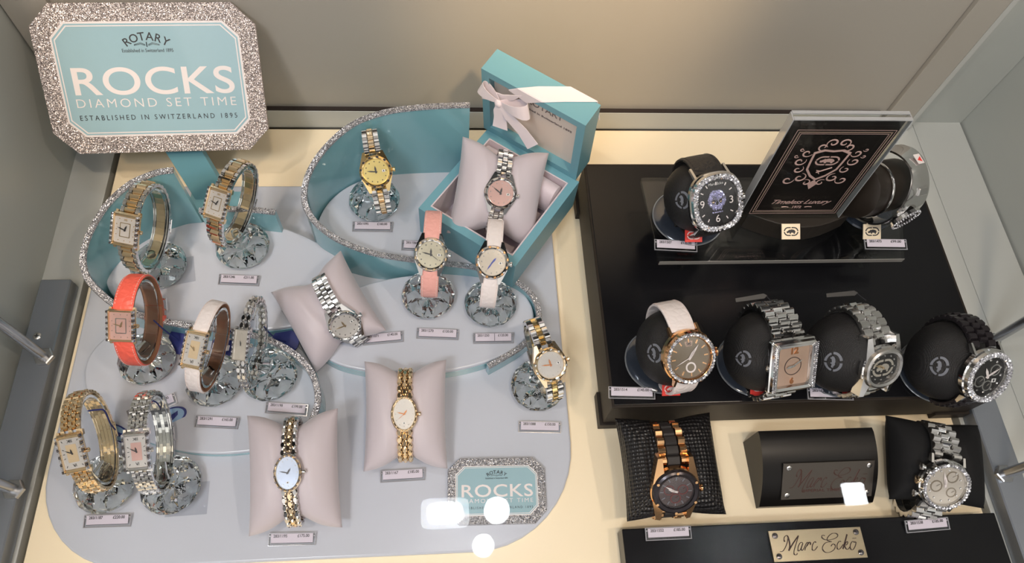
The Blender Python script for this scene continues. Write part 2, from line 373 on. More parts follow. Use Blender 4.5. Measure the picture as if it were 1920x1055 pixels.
# ================================================================== PALE DISPLAY TRAY WITH OVAL STEPS
def rrect(x0, x1, y0, y1, r, n=10):
    P = []
    for cx_, cy_, a0, rr in ((x1 - r[1], y0 + r[1], -PI / 2, r[1]), (x1 - r[2], y1 - r[2], 0, r[2]), (x0 + r[3], y1 - r[3], PI / 2, r[3]), (x0 + r[0], y0 + r[0], PI, r[0])):
        for k in range(n + 1):
            a = a0 + PI / 2 * k / n; P.append((cx_ + rr * math.cos(a), cy_ + rr * math.sin(a)))
    return P
ZT = .006
tray = thing('display_tray', (-.1, .25, 0), 'pale blue white lacquered display tray with rounded corners holding the ladies watches', 'display tray')
s = MB(); s.M = T((.1, -.25, 0)); s.prism(rrect(-.322, .103, .0735, .4245, (.075, .085, .03, .03)), 0.0002, ZT, WHITE_GLOSS); s.build('tray_plate', tray, bevel=.0018, smooth=True)
def disc(pts, z, name='oval_step'):
    P = spline([at(px, py, z) for px, py in pts], 10, True)
    P = [(p.x + .1, p.y - .25) for p in P]
    ar = sum(P[i - 1][0] * P[i][1] - P[i][0] * P[i - 1][1] for i in range(len(P)))
    if ar < 0: P = P[::-1]
    s = MB(); s.prism(P, ZT + .0001, z, WHITE_GLOSS)
    cx_ = sum(p[0] for p in P) / len(P); cy_ = sum(p[1] for p in P) / len(P)
    Q = [(cx_ + (x - cx_) * 1.006, cy_ + (y - cy_) * 1.006) for x, y in P]
    o = s.build(name, tray, bevel=.0015, smooth=True)
    s2 = MB(); s2.prism(Q, ZT + .0001, z - .004, TEAL); k = s2.build('teal_edge', o, smooth=True)
    return o
disc([(198, 520), (225, 465), (290, 430), (380, 415), (480, 417), (560, 437), (625, 475), (655, 520), (640, 565), (590, 600), (500, 617), (400, 612), (290, 592), (222, 562)], .03)
disc([(158, 700), (175, 655), (220, 620), (300, 600), (400, 597), (500, 615), (565, 655), (596, 715), (585, 780), (530, 830), (420, 850), (310, 838), (210, 795), (170, 750)], .014)
disc([(594, 425), (615, 380), (660, 345), (730, 324), (820, 318), (900, 326), (970, 360), (1005, 410), (985, 465), (920, 495), (830, 498), (740, 490), (660, 470), (612, 445)], .035)
disc([(585, 640), (592, 590), (640, 550), (720, 524), (800, 513), (880, 511), (950, 525), (990, 560), (1000, 600), (975, 645), (920, 675), (840, 695), (740, 700), (650, 687), (604, 665)], .022)
def screen(pts, name, step=None):
    """S-shaped teal band on edge with a glittering top"""
    P = [at(px, py, z) for px, py, z in pts]
    segs = [P] if step is None else [P[:step], P[step:]]
    s = MB(); g = MB()
    th = .0042
    for sg in segs:
        Q = spline(sg, 6); n = len(Q); off = V((.1, -.25, 0)); rings = []; gr = []
        for i, p in enumerate(Q):
            d = Q[min(i + 1, n - 1)] - Q[max(i - 1, 0)]; d.z = 0; d.normalize(); a = V((d.y, -d.x, 0)) * (th / 2); p = p + off
            a2 = a * 1.35
            rings.append([(p.x + a.x, p.y + a.y, ZT + .0002), (p.x + a.x, p.y + a.y, p.z - .001), (p.x - a.x, p.y - a.y, p.z - .001), (p.x - a.x, p.y - a.y, ZT + .0002)])
            gr.append([(p.x + a2.x, p.y + a2.y, p.z - .0012), (p.x + a2.x * .8, p.y + a2.y * .8, p.z + .0006), (p.x - a2.x * .8, p.y - a2.y * .8, p.z + .0006), (p.x - a2.x, p.y - a2.y, p.z - .0012)])
        s.loft(rings, TEAL); g.loft(gr, GLITS)
    o = s.build(name, tray, smooth=True); g.build('glitter_edge', o, smooth=True)
    return o
screen([(516, 397, .062), (480, 393, .062), (440, 391, .062), (405, 392, .062), (373, 394, .062),
        (325, 318, .109), (300, 321, .108), (275, 329, .107), (240, 346, .104), (200, 383, .095), (168, 435, .083), (155, 480, .073), (163, 520, .063), (195, 555, .053), (225, 575, .047), (280, 595, .042), (360, 611, .039), (430, 619, .0375), (500, 635, .037), (552, 663, .037), (585, 700, .036), (596, 745, .035), (585, 785, .034), (565, 803, .034), (545, 818, .034)], 'curved_screen', 5)
screen([(881, 196, .131), (840, 197, .13), (780, 201, .128), (720, 210, .124), (660, 233, .113), (610, 276, .102), (578, 325, .092), (570, 370, .083), (583, 405, .075), (612, 434, .066), (648, 455, .059), (702, 474, .052), (774, 486, .045), (839, 493, .040), (900, 502, .037), (955, 520, .034), (996, 550, .031), (1011, 590, .029), (1000, 625, .027), (975, 650, .025), (945, 669, .0245), (915, 686, .024)], 'curved_screen')

# ================================================================== PRICE TICKETS
def ticket(l, r, z, code, price, tilt=14, where='', vis=True, name='price_ticket', flat=0):
    A = at(*l, z + .002); B = at(*r, z + .002); d = B - A; w = d.length; c = (A + B) / 2; yaw = math.degrees(math.atan2(d.y, d.x)); h = .0098
    c.z = z + .0004 + math.sin(math.radians(tilt)) * h / 2
    t = thing(name, plan(c, yaw, tilt), 'clear price ticket reading %s %s%s' % (code, price, where) if code else where, 'price ticket', 'clear price tickets')
    s = MB(); s.box((0, 0, 0), (w - .0012, h - .0012, .0006), HOLD)
    s.box((0, -h / 2 + .0003, .0004), (w, .0006, .0016), HRIM); s.box((0, h / 2 - .0003, 0), (w, .0006, .0007), HRIM)
    for sx in (-1, 1): s.box((sx * (w / 2 - .0003), 0, .0002), (.0006, h - .0012, .0012), HRIM); s.lathe([(.0008, .0003), (.0006, .0008)], HRIM, 12, c=(sx * (w / 2 - .0013), h * .25, 0))
    s.build('holder', t)
    if code or price:
        MB().box((0, .0008, .0008), (w - .0042, h - .0030, .0003), CARD).build('paper_slip', t)
        s = MB(); s.box((0, -h / 2 + .0021, .0010), (w - .0044, .00035, .0001), INK); 
        if '1250' in code: s.box((w * .03, .0008, .0010), (.0004, h - .0034, .0001), INK)
        s.build('printed_line', t)
        if code: text(code, .0031, INK, t, T((-w * .245, .0024, .00104)), width=w * .29, name='printed_code', bold=.00006)
        if price: text(price, .0031, INK, t, T((w * .24, .0024, .00104)), width=w * .25, name='printed_price', bold=.00006)
    return t
ticket((410, 523), (486, 526), .03, '283/1246', '£211.00', where=' on the upper left oval step')
ticket((366, 789), (447, 793), .014, '283/1291', '£165.00', where=' on the lower left oval step')
ticket((498, 763), (577, 769), .014, '283/1198', '£199.00', where=' near the glitter band')
ticket((157, 977), (246, 974), ZT, '283/1187', '£220.00', where=' at the lower left of the tray')
ticket((503, 1011), (592, 1009), ZT, '283/1195', '£175.00', where=' below the lower pillow')
ticket((713, 893), (797, 888), ZT, '283/1167', '£185.00', where=' below the upright pillow')
ticket((680, 637), (756, 630), .022, '283/1071', '£140.00', where=' beside the tilted pillow')
ticket((781, 624), (860, 627), .022, '283/1270', '£120.00', where=' below the pink strap watch')
ticket((887, 634), (963, 633), .022, '283/1250', '£120.00', where=' below the white strap watch')
ticket((972, 799), (1052, 801), ZT, '283/1088', '£150.00', where=' at the right edge of the tray')
ticket((661, 424), (736, 425), .035, '283/1095', '£160.00', where=' under the gold dial watch')
ticket((753, 459), (828, 462), .035, '283/1064', '', where=' partly behind the pink strap')
ticket((240, 780), (330, 745), .014, '', '£180.00', where='clear price ticket half hidden behind the silver tank watch')
ticket((1227, 458), (1307, 462), .087, '283/1507', '£135.00', where=' on the clear riser, under the skull watch')
ticket((1621, 457), (1700, 458), .087, '283/1473', '£99.00', where=' on the clear riser, at its right end')
ticket((1141, 735), (1228, 737), .055, '283/1514', '£145.00', where=' at the left of the black platform')
ticket((1514, 737), (1599, 739), .055, '283/1521', '£175.00', where=' in the middle of the black platform')
ticket((1210, 1001), (1296, 997), .02, '283/1552', '£185.00', where=' on the black front block')
ticket((1698, 987), (1779, 980), .02, '283/1538', '£185.00', where=' at the right of the black front block')
for (px, py, z, yaw, l, txt) in ((330, 510, .03, 12, 'clear square ticket holder lying beside the crystal of the two-tone tank watch', None), (352, 935, ZT, 2, 'clear square ticket holder lying beside the lower left crystals', None)):
    p = at(px, py, z); t = thing('ticket_holder', plan((p.x, p.y, z + .0004), yaw), l, 'ticket holder')
    s = MB(); s.box((0, 0, 0), (.032, .026, .0006), HOLD, .0002); s.build('holder_plate', t)
    s = MB()
    random.seed(int(px))
    for k in range(9):
        x = -.013 + k % 5 * .004; y = .003 - (k // 5) * .006
        s.tube([(x, y - .0015, .0005), (x + random.uniform(-.001, .001), y, .0005), (x + random.uniform(0, .002), y + .0015, .0005)], .00018, INK, 5)
    s.build('handwriting', t)

# ================================================================== SIGNS
def octo(W, Hh, c, k=0): 
    a, b_ = W / 2 - k, Hh / 2 - k; c = c - k * .4
    return [(-a + c, -b_), (a - c, -b_), (a, -b_ + c), (a, b_ - c), (a - c, b_), (-a + c, b_), (-a, b_ - c), (-a, -b_ + c)]
def ring(s, p0, p1, z0, z1, m):
    n = len(p0)
    s.loft([[(x, y, z0) for x, y in p0], [(x, y, z1) for x, y in p0], [(x, y, z1) for x, y in p1], [(x, y, z0) for x, y in p1]], m, cap=False, ring_closed=True)
def logo_sign(t, W, Hh, c, th, glit):
    """octagonal glitter frame, blue print, and the lettering; face towards +z, centre at origin"""
    s = MB(); s.prism(octo(W, Hh, c), 0, th, glit); body = s.build('glitter_frame', t, bevel=.0004)
    g = W * .080; z = th
    s = MB(); s.prism(octo(W, Hh, c, g), z, z + .0002, PAPERW); s.build('white_border', t)
    s = MB(); k = g + W * .009; s.prism(octo(W, Hh, c, k), z + .0002, z + .00035, TEALP); p = s.build('blue_panel', t)
    s = MB(); k2 = k + W * .0075; ring(s, octo(W, Hh, c, k2), octo(W, Hh, c, k2 + W * .005), z + .00035, z + .00045, PAPERW); s.build('white_line', t)
    z += .0005; u = W / .184
    sc_ = lambda v: v * u
    word = 'ROTARY'
    for i, ch in enumerate(word):
        a = (i - 2.5) * .215; R = sc_(.031)
        text(ch, sc_(.0095), INK, t, T((R * math.sin(a), Hh * .5 - sc_(.0582) + R * math.cos(a), z)) @ MX.Rotation(-a, 4, 'Z'), name='brand_letter', bold=sc_(.00008), depth=.00004)
    s = MB(); y0 = Hh * .5 - sc_(.0335)
    for sx in (-1, 1):
        for q in range(3):
            s.tube([(sx * sc_(.0012), y0 - q * sc_(.0005), z), (sx * sc_(.005), y0 + sc_(.0016 - q * .0007), z), (sx * sc_(.0105), y0 - sc_(.001 * .4 * q), z)], sc_(.00013), INK, 5)
    s.tube([(0, y0 - sc_(.002), z), (0, y0 + sc_(.002), z)], sc_(.00035), INK, 5); s.build('wing_mark', t)
    text('Established in Switzerland 1895', sc_(.0042), INK, t, T((0, Hh * .5 - sc_(.0385), z)), width=sc_(.042), name='small_lettering', depth=.00004)
    text('ROCKS', sc_(.0325), PAPERW, t, T((0, -sc_(.0020), z)), width=sc_(.134), name='large_lettering', bold=sc_(.0003), depth=.00004, spacing=1.05)
    text('DIAMOND SET TIME', sc_(.0108), PAPERW, t, T((0, -sc_(.0195), z)), width=sc_(.134), name='middle_lettering', spacing=1.3, depth=.00004, bold=-sc_(.0001))
    text('ESTABLISHED IN SWITZERLAND 1895', sc_(.0062), INK, t, T((0, -sc_(.0318), z)), width=sc_(.133), name='lower_lettering', spacing=1.5, depth=.00004)
# big sign (leans back on a teal post)
yaw = math.radians(2.0); tl = .726
ux = V((math.cos(yaw), math.sin(yaw), 0)); up = V((-math.sin(yaw) * math.sin(tl), math.cos(yaw) * math.sin(tl), math.cos(tl))); nn = ux.cross(up)
SM = MX((ux, up, nn)).transposed().to_4x4(); SM.translation = V((-.2513, .4202, .0672)) + up * .0627
t = thing('showcard_sign', SM, 'large blue diamond watch showcard with a silver glitter frame on a teal post', 'sign')
logo_sign(t, .1837, .1254, .0184, .004, GLIT)
s = MB(); inv = SM.inverted()
# post in world coordinates brought into the sign's frame
s.M = inv; p0 = at(402, 372, .0062); p1 = SM @ V((0, -.030, -.0045))
s.loft([[(q.x + dx, q.y + dy, q.z) for dx, dy in ((-.0165, -.0035), (.0165, -.0035), (.0165, .0035), (-.0165, .0035))] for q in (p0, p1)], TEALB)
s.build('post', t, bevel=.0008)
s = MB(); s.M = inv; s.box((p0.x + .004, p0.y - .010, .0073), (.052, .034, .002), TEAL, .0006); s.build('foot_plate', t)
# small plaque flat on the tray
pc = at(931, 921, ZT); W_ = (at(1022, 921, .011) - at(838, 921, .011)).length; H_ = (at(930, 861, .011) - at(930, 985, .011)).length
t = thing('tray_plaque', plan((pc.x, pc.y, ZT), -1), 'small octagonal blue plaque with glitter border at the lower right of the tray', 'plaque')
logo_sign(t, W_, H_, .0095, .005, GLITS)

# ================================================================== GIFT BOX
ZR, ZF = .075, .0352
A_, B_, C_, D_ = at(797, 398, ZR), at(973, 505, ZR), at(1073, 340, ZR), at(908, 232, ZR)
cen = (A_ + B_ + C_ + D_) / 4; bw = .1015; bd = .108; byaw = -36.05
cen.z = ZF
gb = thing('gift_box', plan(cen, byaw), 'open turquoise gift box with raised lid and white bow on the upper oval step', 'box')
hh = ZR - ZF; wl = .0075
s = MB()
for (cx_, cy_, dx, dy) in ((0, -bd / 2 + wl / 2, bw, wl), (0, bd / 2 - wl / 2, bw, wl), (-bw / 2 + wl / 2, 0, wl, bd - 2 * wl), (bw / 2 - wl / 2, 0, wl, bd - 2 * wl)):
    s.box((cx_, cy_, hh / 2), (dx, dy, hh), TEALB)
s.box((0, 0, .0012), (bw - wl, bd - wl, .0024), TEALB); s.build('box_body', gb)
iw, idp = bw - 2 * wl, bd - 2 * wl; s = MB(); th = .0012
for (cx_, cy_, dx, dy) in ((0, -idp / 2 + th / 2, iw, th), (0, idp / 2 - th / 2, iw, th), (-iw / 2 + th / 2, 0, th, idp - 2 * th), (iw / 2 - th / 2, 0, th, idp - 2 * th)):
    s.box((cx_, cy_, hh / 2 + .002), (dx, dy, hh - .003), SATINL)
s.box((0, 0, .0034), (iw, idp, .002), SATINL); s.build('lining', gb)
s = MB(); s.M = T((0, idp / 2 - .014, hh - .014)) @ MX.Rotation(PI / 2, 4, 'Y')
s.lathe([(.006, -iw / 2 + .002), (.0115, -iw / 2 + .004), (.0125, 0), (.0115, iw / 2 - .004), (.006, iw / 2 - .002)], SATINL, 28, sx=1.5); s.build('padded_roll', gb, smooth=True)
# lid: hinged on the back rim, opened past upright
LT = .024; LL = .087; la = math.radians(90 - 83)
lidM = T((0, bd / 2 - .0005, hh + .0002)) @ T((-.0035, 0, 0)) @ MX.Rotation(0.11, 4, 'X')
def lm(v): return lidM @ V(v)
s = MB(); s.M = lidM   # lid local: x width, z up along lid, y = thickness going back
s.box((0, LT - .0015, LL / 2), (bw, .003, LL), TEALB)
for (cx_, cz, dx, dz) in ((0, wl / 2, bw, wl), (0, LL - wl / 2, bw, wl), (-bw / 2 + wl / 2, LL / 2, wl, LL - 2 * wl), (bw / 2 - wl / 2, LL / 2, wl, LL - 2 * wl)):
    s.box((cx_, (LT - .003) / 2, cz), (dx, LT - .003, dz), TEALB)
lid = s.build('lid', gb)
s = MB(); s.M = lidM; s.box((0, .010, LL / 2), (bw - 2 * wl, .004, LL - 2 * wl), CREAMC); s.build('lid_lining', lid)
for (tx, sz, zz, wd) in (('ROTARY', .011, .066, .036), ('Established in Switzerland 1895', .0035, .055, .056)):
    text(tx, sz, mat('faded_print', (.22, .17, .16), .5), lid, lidM @ T((.008, .0078, zz)) @ MX.Rotation(PI / 2, 4, 'X'), width=wd, name='lid_print', bold=.0001)
s = MB(); s.M = lidM
rb = [(-.005, -.0006, LL - .0085), (-.005, -.0006, LL + .0006), (.018, LT * .45, LL + .0008), (.038, LT + .0006, LL + .0006)]
def band(s, P, wv, m, th=.0005):
    rings = []
    for p, w2 in zip(P, wv):
        p = V(p); w2 = V(w2); rings.append([tuple(p - w2), tuple(p + w2), tuple(p + w2 + V((0, th, th))), tuple(p - w2 + V((0, th, th)))])
    s.loft(rings, m)
band(s, [(-.014, -.0008, LL - .010), (-.002, -.0008, LL + .0006), (.012, .010, LL + .0006), (.034, LT + .0005, LL + .0006), (.048, LT + .001, LL - .012)], [(.009, 0, -.002), (.012, 0, 0), (.013, 0, 0), (.013, 0, 0), (.004, 0, -.010)], RIBBON)
band(s, [(-.014, -.001, LL - .012), (-.032, -.001, LL - .026), (-bw / 2 - .0006, .0, LL - .034)], [(.004, 0, .006), (.003, 0, .007), (0, 0, .008)], RIBBON)
band(s, [(-bw / 2 - .0008, 0, LL - .034), (-bw / 2 - .0008, LT, LL - .046)], [(0, .0, .008), (0, 0, .008)], RIBBON)
s.build('ribbon_band', lid, smooth=True)
bowp = lidM @ V((-.030, -.004, LL - .026))
s = MB()
def bowloop(s, M, ln, wd, m):
    s.M = M; rings = []
    for i in range(17):
        a = 2 * PI * i / 16; t_ = .5 - .5 * math.cos(a); x = ln * t_; z = ln * .22 * math.sin(a) * (t_ ** .5); w2 = wd * (.25 + .75 * t_)
        rings.append([(x, -w2, z), (x, w2, z), (x, w2, z + .0004), (x, -w2, z + .0004)])
    s.loft(rings, m)
face = MX.Rotation(PI / 2, 4, 'X')
bowloop(s, T(bowp) @ face @ MX.Rotation(math.radians(160), 4, 'Z'), .021, .0075, RIBBON)
bowloop(s, T(bowp) @ face @ MX.Rotation(math.radians(15), 4, 'Z'), .030, .008, RIBBON)
for a, ln in ((-80, .028), (-35, .048)):
    s.M = T(bowp + V((0, -.001, 0))) @ face @ MX.Rotation(math.radians(a), 4, 'Z')
    s.loft([[(x, -wd_, zz), (x, wd_, zz * .6), (x, wd_, zz * .6 + .0004), (x, -wd_, zz + .0004)] for x, wd_, zz in ((0, .002, 0), (ln * .3, .005, .002), (ln * .65, .0065, .0005), (ln, .0075, .003))], RIBBON)
s.M = T(bowp + V((0, -.002, 0))); s.ball((0, 0, 0), .0035, RIBBON, 12, (1, .7, 1.1)); s.build('ribbon_bow', lid, smooth=True)

# ================================================================== WATCH PARTS
def sup(t, rx, ry, n):
    c, s_ = math.cos(t), math.sin(t)
    return (rx * math.copysign(abs(c) ** (2 / n), c), ry * math.copysign(abs(s_) ** (2 / n), s_))
def outline(rx, ry, n, k=56):
    if n >= 7:
        r = min(rx, ry) * .12; P = []
        for cx_, cy_, a0 in ((rx - r, -ry + r, -PI / 2), (rx - r, ry - r, 0), (-rx + r, ry - r, PI / 2), (-rx + r, -ry + r, PI)):
            for q in range(5): a = a0 + PI / 2 * q / 4; P.append((cx_ + r * math.cos(a), cy_ + r * math.sin(a)))
        return P
    return [sup(2 * PI * i / k, rx, ry, n) for i in range(k)]
def inset(P, rx, ry, d): return [(x * (rx - d) / rx, y * (ry - d) / ry) for x, y in P]
def loop_pt(a, b, ph): # loop in the yz plane, dial at phi=0, z=0
    return V((0, b * math.sin(ph), a * math.cos(ph) - a))
def loop_phis(a, b, p0, p1, n):
    # equal arc length samples
    K = 400; L_ = [0]; prev = loop_pt(a, b, p0)
    for i in range(1, K + 1):
        q = loop_pt(a, b, p0 + (p1 - p0) * i / K); L_.append(L_[-1] + (q - prev).length); prev = q
    out = []; j = 0
    for k in range(n + 1):
        tgt = L_[-1] * k / n
        while j < K and L_[j] < tgt: j += 1
        out.append(p0 + (p1 - p0) * j / K)
    return out, L_[-1]
def lframe(a, b, ph):
    p = loop_pt(a, b, ph); d = V((0, b * math.cos(ph), -a * math.sin(ph))).normalized(); n = V((1, 0, 0)).cross(d)
    return p, d, n      # n = outward
def bracelet(t, W):
    a, b, w0, w1 = W['a'], W['b'], W['sw'], W.get('sw2', W['sw'] * .78); cols = W['cols']; ryL = W['ry'] * .93
    ph0 = math.asin(min(.95, ryL * (.90 if W.get('nolug') else 1) / b)); p1 = W.get('pend', 2 * PI - ph0); th = W.get('lt', .0024)
    pitch = W.get('pitch', .0042); _, LL_ = loop_phis(a, b, ph0, p1, 4); n = max(8, int(LL_ / pitch))
    phs, _ = loop_phis(a, b, ph0, p1, n); s = MB()
    style = W.get('style', 'row')
    for i in range(n):
        f = abs((i + .5) / n - .5) * 2; w_ = w1 + (w0 - w1) * f ** 1.5
        tot = sum(c[0] for c in cols); x = -w_ / 2
        for ci, (cw, m, kind) in enumerate(cols):
            ww = w_ * cw / tot; sh = .5 if (style == 'brick' and ci % 2) else 0
            if sh and i == n - 1: x += ww; continue
            fr = (i + .5 + sh) / n; idx = fr * n; i0 = int(idx); ph = phs[i0] + (phs[min(i0 + 1, n)] - phs[i0]) * (idx - i0)
            p, d, nn_ = lframe(a, b, ph); seg = LL_ / n
            M = MX((V((1, 0, 0)), d, nn_)).transposed().to_4x4(); M.translation = p - nn_ * (th * .3)
            s.M = M; hl = seg * .47; g = ww * .46; t2 = th / 2
            if kind == 'oval':
                s.ball((x + ww / 2, 0, 0), 1, m, 10, (g * 1.2, hl * 1.25, t2 * 1.4))
            else:
                e = t2 * (.9 if kind == 'flat' else 1.6)
                prof = [(-hl, -t2), (-hl, t2 * .1), (-hl * .72, t2 * .8), (-hl * .3, e), (hl * .3, e), (hl * .72, t2 * .8), (hl, t2 * .1), (hl, -t2)]
                ch = ww * .05
                xs = x + ww / 2
                s.loft([[(xs + sx * (g - (ch if q else 0)), y, z * (1 if not q else 1) - (0 if not q else -0)) for y, z in prof] if not q else [(xs + sx * g, y, z - (t2 * .35 if z > 0 else 0)) for y, z in prof] for sx, q in ((-1, 1), (-.93, 0), (.93, 0), (1, 1))], m)
            x += ww
    o = s.build(W.get('bname', 'bracelet'), t, smooth=True, ang=30)
    s = MB(); p, d, nn_ = lframe(a, b, PI); M = MX((V((1, 0, 0)), d, nn_)).transposed().to_4x4(); M.translation = p + nn_ * (th * .35); s.M = M
    s.box((0, 0, 0), (w1 * 1.04, .012, .0012), cols[0][1], .0004); s.build('clasp', o)
    return o
def leather(t, W):
    a, b, w0, w1, m = W['a'], W['b'], W['sw'], W.get('sw2', W['sw'] * .85), W['leather']; th = W.get('lt', .0022)
    ph0 = math.asin(min(.95, W['ry'] * .9 / b)); mid = W.get('mid', PI * .93)
    for part, (pa, pb_) in enumerate(((ph0, mid + .45), (2 * PI - ph0, mid))):
        n = 40; phs, LL_ = loop_phis(a + (0 if part else .0), b, pa, pb_, n); s = MB(); st = MB(); lin = MB()
        up, dn = [], []
        for i, ph in enumerate(phs):
            f = i / n; w_ = w0 + (w1 - w0) * f; p, d, nn_ = lframe(a, b, ph)
            lift = (.0026 * max(0, (f - .72) / .28) ** .5 if part == 0 else 0); fat = 1 + .5 * max(0, 1 - f * 4) ; p = p + nn_ * lift
            if part == 0 and i >= n - 3: w_ *= (1, .93, .75, .4)[i - n + 3]
            X = V((1, 0, 0)); h = w_ / 2; t2 = th / 2
            up.append([tuple(p + X * x + nn_ * z) for x, z in ((-h, -t2 * .2), (-h, t2 * .3), (-h * .88, t2 * .7), (-h * .4, t2 * fat), (h * .4, t2 * fat), (h * .88, t2 * .7), (h, t2 * .3), (h, -t2 * .2))])
            dn.append([tuple(p + X * x + nn_ * z) for x, z in ((-h, -t2), (-h, -t2 * .2), (h, -t2 * .2), (h, -t2))])
        s.loft(up, m); o = s.build('upper_strap' if part == 0 else 'lower_strap', t, smooth=True, ang=50)
        lin.loft(dn, W.get('lining', TANL)); lin.build('strap_lining', o, smooth=True)
        for i in range(2, n - 2):
            for sx in (-1, 1):
                ph = phs[i]; ph2 = phs[i] + (phs[i + 1] - phs[i]) * .55; w_ = w0 + (w1 - w0) * i / n
                lift = .0026 * max(0, (i / n - .72) / .28) ** .5 if part == 0 else 0
                P = []
                for q in (ph, ph2):
                    p, d, nn_ = lframe(a, b, q); P.append(p + V((sx * w_ * .41, 0, 0)) + nn_ * (th * .44 + lift))
                st.tube(P, .00022, W.get('thread', THREAD), 4)
        st.build('stitching', o)
    p, d, nn_ = lframe(a, b, mid); M = MX((V((1, 0, 0)), d, nn_)).transposed().to_4x4(); M.translation = p + nn_ * .003
    s = MB(); s.M = M; h = w1 / 2 + .0018
    s.tube([(-h, -.005, 0), (h, -.005, 0), (h, .004, 0), (-h, .004, 0)], .0009, W.get('metal', STEEL), 8, closed=True); s.tube([(0, .004, .0006), (0, -.005, .0008)], .0006, W.get('metal', STEEL), 6); s.build('buckle', t, smooth=True)
    s = MB(); ph = mid + (.3 if True else 0); p, d, nn_ = lframe(a, b, ph); M = MX((V((1, 0, 0)), d, nn_)).transposed().to_4x4(); M.translation = p + nn_ * .0014; s.M = M; h = w1 / 2 + .0008
    s.loft([[(x, -.0022, z), (x, .0022, z), (x * .93, .0022, z * .75), (x * .93, -.0022, z * .75)] for x, z in ((-h, -.0022), (h, -.0022), (h, .0032), (-h, .0032))], m, ring_closed=True); s.build('keeper', t)
def gems(s, pts, r, m, z=0.0, tilt=.38):
    for x, y in pts:
        old = s.M; s.M = old @ T((x, y, z)) @ MX.Rotation(random.uniform(-tilt, tilt), 4, 'X') @ MX.Rotation(random.uniform(-tilt, tilt), 4, 'Y')
        s.loft([[(r * k * math.cos(PI / 3 * j), r * k * math.sin(PI / 3 * j), h * r) for j in range(6)] for k, h in ((.8, -.5), (1, 0), (.5, .55))], m); s.M = old
